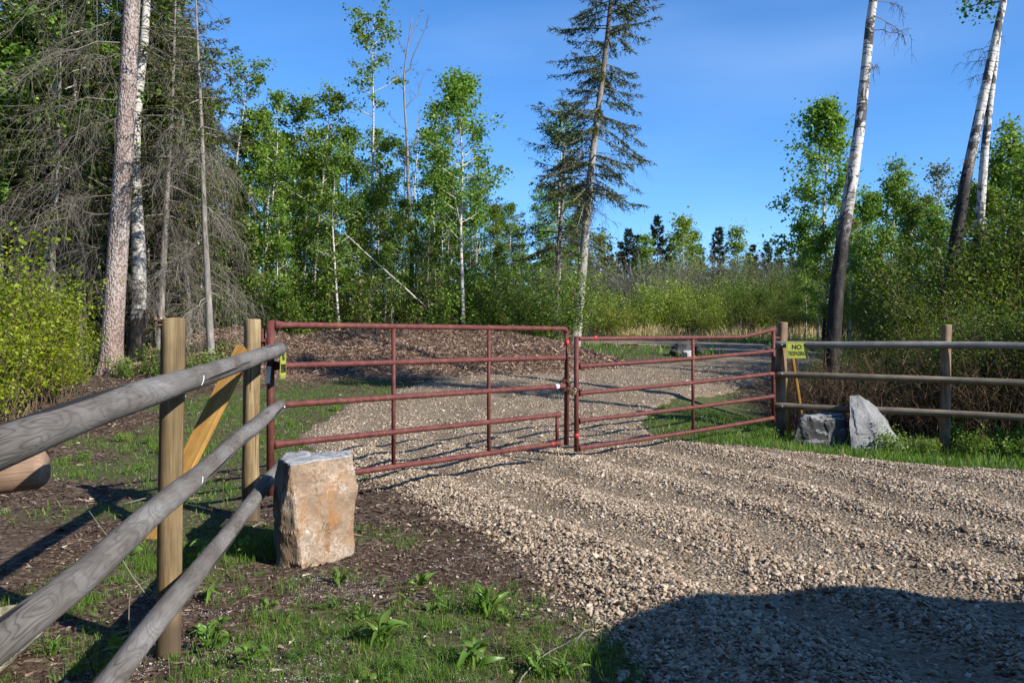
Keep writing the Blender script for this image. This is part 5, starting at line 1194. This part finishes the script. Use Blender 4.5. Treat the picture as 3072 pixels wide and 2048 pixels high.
RA = [make_aspen(621, 6.5, .06, .26, 1.25, 42, .08, 38, clus=.15), make_aspen(622, 6.5, .06, .18, 1.0, 36, .085, 24), make_aspen(623, 6.5, .05, .25, 1.1, 34, .07, 14, 'bronze_leaf', sparse=.8)]
for i, (x, yt, Y, vi, lb) in enumerate([(1893, 243, 31, 0, 'dense dark leaved aspen right behind the leaning white birch'), (2050, 378, 27, 1, 'pointed young aspen between the leaning birches'), (2152, 388, 22, 2, 'sparse bronze leaved tree left of the split birch'), (2325, 295, 22, 1, 'tall pale green aspen at the end of the right fence shrubs')]):
    X = UX(x * DS, Y); h = tree_h(yt * DS, Y, X); put(RA[vi], 'aspen_tree', lb, 'tree', X, Y, None, (0, 0), i * 2.2 + .5, h / 6.5)
for i, (x, yt, Y, vi) in enumerate([(1950, 480, 26, 1), (1880, 520, 30, 1), (2010, 450, 29, 0), (2090, 440, 24, 1), (2120, 460, 27, 0), (2200, 420, 23, 1), (2260, 430, 21, 0), (2300, 380, 24, 1), (2360, 350, 20, 1), (2400, 300, 23, 0), (2170, 480, 20, 1), (2010, 560, 30, 1), (2440, 330, 19, 1), (1850, 560, 33, 0), (2240, 520, 19, 2)]):
    X = UX(x * DS, Y); h = tree_h(yt * DS, Y, X); put(RA[vi], 'aspen_tree', 'leafy young aspen in the green thicket behind the right fence', 'tree', X, Y, 'young aspens behind the right fence', (rng.normal(0, .02), 0), i * 1.9, h / 6.5)
# ------------------------------------------------------------------ small plants, twigs
def leaf_blade(name, Ln, W, curl, mat, n=7, tipw=.5):
    s = np.linspace(0, 1, n); w = W * np.sin(np.pi * np.clip(s * .96 + .02, 0, 1) ** tipw) ** .9 * .5; z = curl * (s * .9 - s ** 2) * Ln
    c = np.stack([s * Ln, 0 * s, z], -1); l = c + np.stack([0 * s, w, w * .35], -1); r = c + np.stack([0 * s, -w, w * .35], -1)
    V = np.concatenate([l, c, r]); i = np.arange(n - 1)
    Q = np.concatenate([np.stack([i, n + i, n + i + 1, i + 1], -1), np.stack([n + i, 2 * n + i, 2 * n + i + 1, n + i + 1], -1)])
    return make_mesh(name, V, Q, True, None, [MAT[mat]])
LB = dict(dock=leaf_blade('leaf', 1, .27, 1.9, 'weed_leaf', 9, .8), narrow=leaf_blade('leaf', 1, .13, 1.3, 'weed_leaf', tipw=.6), round=leaf_blade('leaf', 1, .72, .4, 'weed_leaf', tipw=.75))
def weed(label, X, Y, kind, n, L_, up, seed, stem=.0, group='broad leaved weeds round the fence foot'):
    rng = np.random.default_rng(seed); z = gz(X, Y); r = thing('leafy_weed', label, 'plant', (X, Y, z), group)
    for k in range(n):
        a = k * 2.4 + rng.uniform(-.4, .4); e = rng.uniform(*up); h = stem * rng.uniform(.15, 1); rad = .02 + (.25 * stem if stem else 0) * rng.uniform(0, 1)
        o = add('leaf', LB[kind], r, (math.cos(a) * rad, math.sin(a) * rad, h)); o.rotation_euler = (rng.normal(0, .6), -e, a); s_ = L_ * rng.uniform(.45, 1.15); o.scale = (s_, s_ * rng.uniform(.8, 1.2), s_ * rng.uniform(.6, 1.6))
    if stem:
        m = max(3, n // 4); mb = MB(); az = rng.uniform(0, 6.28, m); d = norm(np.stack([np.cos(az) * .3, np.sin(az) * .3, np.ones(m)], -1)); p = curve_pts(np.zeros((m, 3)) - [0, 0, .01], d, np.full(m, stem), np.zeros(m), 4); mb.tubes(p, np.full((m, 4), .0022), 4); stuff(add('stems', mb.mesh('stems', MAT['weed_leaf'], True), r))
    return r
weed('large drooping broad leaved weed in the grass in front of the tan boulder', -.62, 3.85, 'dock', 20, .15, (-.1, 1.35), 1)
weed('long leaved weed growing beside the gravel edge', -.17, 3.60, 'dock', 16, .13, (-.1, 1.3), 2)
weed('drooping narrow leaved weed at the edge of the grass patch', -.13, 4.3, 'narrow', 16, .2, (.4, 1.35), 3)
weed('round leaved weed against the lower log rail behind the near post', -1.90, 5.1, 'round', 40, .062, (-.2, .9), 4, .17)
weed('small weed between the tan boulder and rough gate post', -1.74, 5.42, 'round', 18, .055, (-.2, .9), 5, .12)
weed('low round leaved weed beside the foot of the near post', -1.36, 3.72, 'round', 28, .05, (-.1, 1.0), 6, .12)
weed('tall leaved weed between the lower rail and near post', -1.70, 3.58, 'dock', 9, .16, (.6, 1.4), 7)
weed('spreading weed on the bark litter in front of the near post', -1.12, 3.52, 'round', 30, .045, (-.1, .9), 8, .10)
weed('low weed in sunlight behind the mid log rail', -2.45, 5.2, 'round', 34, .055, (-.1, .9), 9, .12)
weed('leafy weed patch at the foot of the yellow brace', -2.25, 5.35, 'round', 34, .05, (-.1, 1.0), 10, .12)
weed('short weed by the corner stone under the rails', -2.1, 3.75, 'narrow', 16, .12, (.4, 1.3), 11)
weed('thin leaved weed at the very edge of the gravel', .10, 3.52, 'narrow', 16, .13, (.4, 1.3), 12)
weed('tufted weed in the grass before the tan boulder', -.78, 4.25, 'narrow', 18, .11, (.5, 1.4), 13)
weed('small weed on bare soil in front of the tan boulder', -.42, 4.55, 'round', 14, .04, (-.1, .9), 14, .06)
rng = np.random.default_rng(31)
WW = ['beside the large drooping weed', 'near the gravel edge', 'before the tan boulder', 'at the foot of the near post']
WP = [(-.62, 3.85), (.35, 3.9), (-1.1, 4.7), (P2[0], P2[1])]; WK = dict(round='round leaved', narrow='narrow leaved', dock='broad leaved')
for i in range(30):
    X = rng.uniform(-2.0, .35); Y = rng.uniform(3.35, 5.0)
    if road_sd(np.array([X]), np.array([Y]))[0] > -.1 or math.hypot(X - P2[0], Y - P2[1]) < .12 or (Y > 4.9 and X > -1.7): continue
    kd = ('round', 'narrow', 'dock')[i % 3]; j = min(range(4), key=lambda q: math.hypot(X - WP[q][0], Y - WP[q][1]))
    weed('small ' + WK[kd] + ' seedling weed ' + WW[j], X, Y, kd, int(rng.integers(6, 16)), {'round': .035, 'narrow': .085, 'dock': .075}[kd] * rng.uniform(.7, 1.3), (.0, 1.3), 200 + i, .05 if kd == 'round' else 0, 'small seedling weeds in the foreground')
def horsetail(label, X, Y, h, n, seed):
    rng = np.random.default_rng(seed); r = thing('horsetail', label, 'plant', (X, Y, gz(X, Y)), 'feathery horsetails in the foreground grass'); az = rng.uniform(0, 6.28, n); ln_ = rng.uniform(.2, .7, n)
    d = norm(np.stack([np.cos(az) * ln_, np.sin(az) * ln_, np.ones(n)], -1)); p = curve_pts(rng.normal(0, .02, (n, 3)) * [1, 1, 0] - [0, 0, .01], d, h * rng.uniform(.6, 1.1, n), rng.uniform(.1, .5, n), 8)
    mb = MB(); mb.tubes(p, np.linspace(1, .4, 8)[None] * np.full((n, 1), .0018), 4); stuff(add('stems', mb.mesh('stems', MAT['weed_leaf'], True), r))
    k = 7 * 9; o = np.repeat(p[:, 1:].reshape(-1, 3), 9, 0); dd = norm(rand_unit(rng, len(o)) * [1, 1, .3] + [0, 0, .45]); q = curve_pts(o, dd, np.full(len(o), h * .22) * rng.uniform(.6, 1.1, len(o)), np.full(len(o), .2), 3)
    mb = MB(); mb.tubes(q, np.linspace(1, .4, 3)[None] * np.full((len(o), 1), .0010), 3); stuff(add('branchlets', mb.mesh('branchlets', MAT['weed_leaf']), r))
for i, (lb, X, Y, h, n) in enumerate([('arching feathery horsetail beside the gravel edge', .02, 3.72, .17, 5), ('feathery horsetail next to the large drooping weed', -.45, 3.55, .14, 5), ('low horsetail tuft near the foot of the near post', -.95, 3.62, .13, 6), ('horsetail sprig behind the large drooping weed', -.48, 4.12, .12, 4), ('horsetail tuft on soil before the tan boulder', -1.0, 4.35, .11, 5)]):
    horsetail(lb, X, Y, h, n, 70 + i)
# verge plants by the right fence
VP = make_shrub(631, .5, .45, 12, .05, 520, 'aspen_leaf', low=.08, clus=.28, thin=.005)
rng = np.random.default_rng(23)
for i, (X, Y, s_) in enumerate([(4.95, 10.6, .7), (5.3, 10.35, .55), (5.75, 10.3, .8), (6.15, 10.0, .7), (6.5, 9.9, .9), (5.1, 11.2, .8), (5.9, 10.9, .9), (6.4, 10.6, .9), (4.85, 11.3, .6), (3.55, 11.3, .45), (6.1, 9.4, .5)]):
    put(VP, 'verge_plant', 'leafy green weed clump on the verge along the right fence', 'plant', X, Y, 'weed clumps on the right verge', (0, 0), i * 1.4, s_)
for i in range(16):
    X = rng.uniform(-5.6, -2.4); Y = rng.uniform(5.5, 14)
    put(VP, 'verge_plant', 'small green weed clump on the soil left of the log fence', 'plant', X, Y, 'weed clumps left of the log fence', (0, 0), i * 1.4, rng.uniform(.18, .36))
# fallen twigs
def twig(label, a, b, r, seed, mat='twig'):
    a = np.array([a[0], a[1], gz(*a) + .012]); b = np.array([b[0], b[1], gz(*b) + .02]); s = np.linspace(0, 1, 9)[:, None]; rng = np.random.default_rng(seed)
    p = a + (b - a) * s + np.cumsum(rng.normal(0, .006, (9, 3)), 0) * [1, 1, .4]; p[:, 2] += .03 * np.sin(np.pi * s[:, 0])
    mb = MB(); mb.tubes(p, np.linspace(r, r * .4, 9), 6, True); k = p[4]; mb.tubes(np.array([k, k + (b - a) * .12 + rng.normal(0, .03, 3)]), np.array([r * .6, r * .3]), 5, True)
    o = add('fallen_twig', mb.mesh('fallen_twig', MAT[mat], True), None, label=label, category='twig'); o['kind'] = 'thing'
twig('pale bent twig lying at the gravel edge by the shadow', (.28, 3.75), (.42, 3.98), .006, 1)
twig('long thin dry twig along the gravel edge in the grass', (.02, 3.35), (.3, 3.8), .004, 2)
twig('short dark stick on the soil before the tan boulder', (-.75, 4.62), (-.4, 4.7), .005, 3, 'brown_twig')
twig('dry stalk lying beside the large drooping weed', (-.95, 3.9), (-.72, 3.5), .003, 4, 'brown_twig')
twig('dry stick on the bark litter behind the log fence', (-3.4, 7.2), (-2.9, 7.6), .008, 5)
twig('thin pale stick on the litter near the brace foot', (-2.5, 4.9), (-2.1, 4.7), .004, 6)
def stalk(label, X, Y, h, dx, seed):
    z = gz(X, Y); s = np.linspace(0, 1, 8)[:, None]; rng = np.random.default_rng(seed); p = np.array([X, Y, z - .02]) + np.array([dx, .02, h]) * s + np.cumsum(rng.normal(0, .004, (8, 3)), 0)
    mb = MB(); mb.tubes(p, np.linspace(.005, .002, 8), 5, True); add('dry_stalk', mb.mesh('dry_stalk', MAT['twig'], True), None, label=label, category='stalk')
stalk('upright dry stalk beside the near fence post', -1.63, 3.5, .36, -.02, 3); stalk('thin dry stalk leaning behind the lower log rail', -1.98, 4.5, .5, -.35, 4)

# ------------------------------------------------------------------ rounded trailer added out of view, shaped to cast the domed gravel shadow
shadow_trailer = thing('added_trailer', 'added unseen dark rounded trailer shaped to cast the domed shadow on the gravel', 'trailer', (4.9, .84, 0))
prof = np.array([(-2.7, .48), (-2.8, .9), (-2.7, 1.3), (-2.45, 1.62), (-1.75, 2.12), (-1.0, 2.52), (-.2, 2.82), (.5, 2.95), (1.0, 2.88), (1.4, 2.58), (1.75, 2.0), (1.95, 1.3), (1.95, .7), (1.85, .48)])
def smooth_profile(p, n=90):
    t = np.linspace(0, 1, len(p)); q = np.linspace(0, 1, n); r = np.stack([np.interp(q, t, p[:, 0]), np.interp(q, t, p[:, 1])], -1)
    for _ in range(12): r[1:-1] = (r[:-2] + 2 * r[1:-1] + r[2:]) / 4
    return r
sp = smooth_profile(prof); HW = 1.06; cxy = np.array([-.3, 1.3])
ws = np.array([-1, -.985, -.95, -.88, -.6, 0, .6, .88, .95, .985, 1.0]) * HW; ins = np.array([.075, .045, .02, .006, 0, 0, 0, .006, .02, .045, .075])
V = np.array([np.stack([(sp + (cxy - sp) * i_)[:, 0], np.full(len(sp), w), (sp + (cxy - sp) * i_)[:, 1]], -1) for w, i_ in zip(ws, ins)])
m_, n_ = V.shape[:2]; ii = np.arange(m_ * n_).reshape(m_, n_); nx_ = np.roll(ii, -1, 1)
Q = np.stack([ii[:-1], ii[1:], nx_[1:], nx_[:-1]], -1).reshape(-1, 4); VV = V.reshape(-1, 3); mb = MB(); mb.put(VV, Q=Q)
for e_ in (0, m_ - 1):
    b_ = mb.n; mb.put((VV[ii[e_]].mean(0))[None]); mb.T.append(np.array([(b_, ii[e_][k], ii[e_][(k + 1) % n_]) for k in range(n_)]))
add('body', mb.mesh('body', MAT['trailer_paint'], True), shadow_trailer)
def panel(name, x0, x1, z0, z1, y, mat, parent, t=.02):
    mb = MB(); mb.box(((x0 + x1) / 2, y, (z0 + z1) / 2), (x1 - x0, t, z1 - z0)); o = add(name, mb.mesh(name, MAT[mat]), parent); bv = o.modifiers.new('bevel', 'BEVEL'); bv.width = min(.05, (x1 - x0) * .2); bv.segments = 4; bv.limit_method = 'NONE'; return o
for y in (-HW - .004, HW + .004):
    for x0, x1 in ((-1.3, -.5), (.35, 1.05)):
        f = panel('window', x0, x1, 1.45, 2.0, y, 'trailer_glass', shadow_trailer, .03); panel('window_frame', x0 - .04, x1 + .04, 1.41, 2.04, y * .997, 'steel', f, .02)
    panel('stripe', -2.45, 1.8, 1.0, 1.12, y, 'white_tape', shadow_trailer, .012)
d_ = panel('door', -.35, .25, .6, 2.3, HW + .006, 'trailer_paint', shadow_trailer, .03); panel('handle', -.29, -.2, 1.3, 1.36, HW + .03, 'steel', d_, .02)
for sy in (-.88, .88):
    mb = MB(); mb.tubes(np.array([[.1, sy - .1, .34], [.1, sy - .06, .34], [.1, sy + .06, .34], [.1, sy + .1, .34]]), np.array([.30, .34, .34, .30]), 28, True); wo = add('wheel', mb.mesh('wheel', MAT['tyre'], True), shadow_trailer)
    mb = MB(); mb.tubes(np.array([[.1, sy + .09 * np.sign(sy), .34], [.1, sy + .115 * np.sign(sy), .34]]), np.array([.2, .17]), 18, True); add('rim', mb.mesh('rim', MAT['steel'], True), wo)
mb = MB(); mb.tubes(np.array([[[1.85, -.45, .5], [2.9, 0, .5]], [[1.85, .45, .5], [2.9, 0, .5]]]), np.full((2, 2), .04), 8, True); mb.tubes(np.array([[2.75, 0, .5], [2.75, 0, -.01]]), np.array([.035, .035]), 8, True); add('tow_hitch', mb.mesh('tow_hitch', MAT['tyre'], True), shadow_trailer)

# ------------------------------------------------------------------ trees added out of view on the right to shade the mound and thicket
SH = make_aspen(701, 12, .17, .6, 1.3, 30, .1, 20, bark='birch', clus=.2)
for i, (X, Y, s_, lb) in enumerate([(9.7, 8.3, 1.0, 'unseen tall birch added beyond the right fence to shade the mulch mound'),]):
    put(SH, 'birch_tree', lb, 'tree', X, Y, None, (.03, 0), i * 1.7, s_)
BW = 'spruces added behind the viewer to cut the sky light'
rng = np.random.default_rng(77)
for i in range(26):  # unseen row of spruces, added to block sky light and deepen the shadows
    a = math.radians(np.linspace(172, 300, 26)[i] + rng.uniform(-2, 2)); rad = rng.uniform(8.5, 14)
    put(SV[(0, 2)[i % 2]], 'spruce_tree', 'unseen tall dark spruce added behind the viewer to cut the sky light', 'tree', math.sin(a) * rad, math.cos(a) * rad, BW, (0, 0), i * 1.3, (2.0, 2.0, rng.uniform(1.6, 2.1)))
# ------------------------------------------------------------------ tell look-alikes apart by how many stand between them and a landmark
ORD = ['nearest', 'second', 'third', 'fourth', 'fifth', 'sixth', 'seventh', 'eighth', 'ninth', 'tenth', 'eleventh', 'twelfth', 'thirteenth', 'fourteenth', 'fifteenth', 'sixteenth', 'seventeenth', 'eighteenth', 'nineteenth', 'twentieth']
MID = [('the thin leaning half dead spruce', -6.4, 17.6), ('the tallest aspen', UX(846 * DS, 25), 25), ('the forked dead tree', UX(950 * DS, 26), 26), ('the broad crowned aspen', UX(1066 * DS, 23), 23), ('the tall lone spruce', UX(1727, 26), 26), ('the left gate post aspen', UX(585 * DS, 23.5), 23.5)]
RGT = [('the leaning birch behind the sign', UX(2478, 13.3), 13.3), ('the split blackened birch', UX(2760, 15.6), 15.6), ('the slim straight birch', UX(2875, 16.2), 16.2), ('the dense dark leaved aspen', UX(1893 * DS, 31), 31)]
FARL = [('the tall lone spruce', UX(1727, 26), 26), ('the white island rock', UX(2064, 22.6), 22.6), ('the leaning birch behind the sign', UX(2478, 13.3), 13.3)]
DRK = [('the thick scaly spruce', UX(333, 18), 18), ('the old furrowed birch', UX(405, 20.2), 20.2), ('the thin leaning half dead spruce', UX(636, 17.6), 17.6)]
VRG = [('the pale grey slab boulder', 4.75, 11.0), ('the dark squat boulder', 4.15, 11.2)]
LFT = [('the yellow fence brace', -2.4, 6.0), ('the near fence post', P2[0], P2[1]), ('the thick scaly spruce', UX(333, 18), 18)]
WORDS = {'undergrowth shrubs': ('leafy undergrowth shrub', MID), 'aspens in the sunlit stand': ('young sunlit aspen', MID), 'small spruces among the aspens': ('small dark spruce among aspens', MID), 'spruces deep in the woods': ('dark spruce deep in the woods', MID),
         'aspens deep in the woods': ('leafy aspen deep in the woods', MID), 'shrubs behind the right fence': ('olive shrub behind the right fence', RGT), 'bare stems behind the right fence': ('tangle of bare brown stems', RGT),
         'young aspens behind the right fence': ('young aspen in the thicket', RGT), 'willow bushes beyond the driveway': ('light green willow bush beyond the driveway', FARL), 'bare shrubs behind the willows': ('grey leafless shrub behind the willows', FARL),
         'distant spruces': ('distant dark pointed spruce', FARL), 'distant leafy trees': ('distant pale green leafy tree', FARL), 'farthest woods': ('dark spruce in the farthest woods', FARL), 'spruces in the dark stand': ('tall dark spruce in the dense stand', DRK),
         'aspens in the dark stand': ('green aspen in the dense dark stand', DRK), 'half dead spruces left of the mulch mound': ('half dead spruce hung with grey twigs', DRK), 'aspens behind the bright bushes': ('leafy aspen behind the bright bushes', DRK),
         'bright bushes at the forest edge': ('bright yellow green bush', DRK), 'low plants at the forest foot': ('low leafy plant at the forest foot', DRK), 'weed clumps on the right verge': ('leafy weed clump on the verge', VRG), 'weed clumps left of the log fence': ('small green weed clump on soil', LFT)}
sets = {}
for o in scene.objects:
    if o.parent is None and o.get('group') in WORDS:
        ph, lms = WORDS[o['group']]; k = min(range(len(lms)), key=lambda i: math.hypot(o.location.x - lms[i][1], o.location.y - lms[i][2]))
        sets.setdefault((o['group'], k), []).append((math.hypot(o.location.x - lms[k][1], o.location.y - lms[k][2]), o.name))
for (g_, k), lst in sets.items():
    ph, lms = WORDS[g_]
    for i, (_, nm) in enumerate(sorted(lst)):
        o = bpy.data.objects[nm]
        o['label'] = (ph + ' nearest to ' + lms[k][0]) if i == 0 else (ORD[i] + ' ' + ph + ' counted from ' + lms[k][0]) if i < len(ORD) else (ph + ' far from ' + lms[k][0])
dup = {}
for o in scene.objects:
    if o.parent is None and o.get('group') == 'small seedling weeds in the foreground': dup.setdefault(o['label'], []).append(o)
for lb, lst in dup.items():
    if len(lst) > 1:
        j = [q for q in range(4) if lb.endswith(WW[q])][0]
        for i, o in enumerate(sorted(lst, key=lambda o: math.hypot(o.location.x - WP[j][0], o.location.y - WP[j][1]))): o['label'] = ORD[i] + ' ' + lb
for o in scene.objects:
    if o.parent is not None and o.name.split('.')[0] in ('branches', 'dead_branches', 'crown', 'foliage', 'stems', 'branchlets', 'splinter'): o['kind'] = 'stuff'
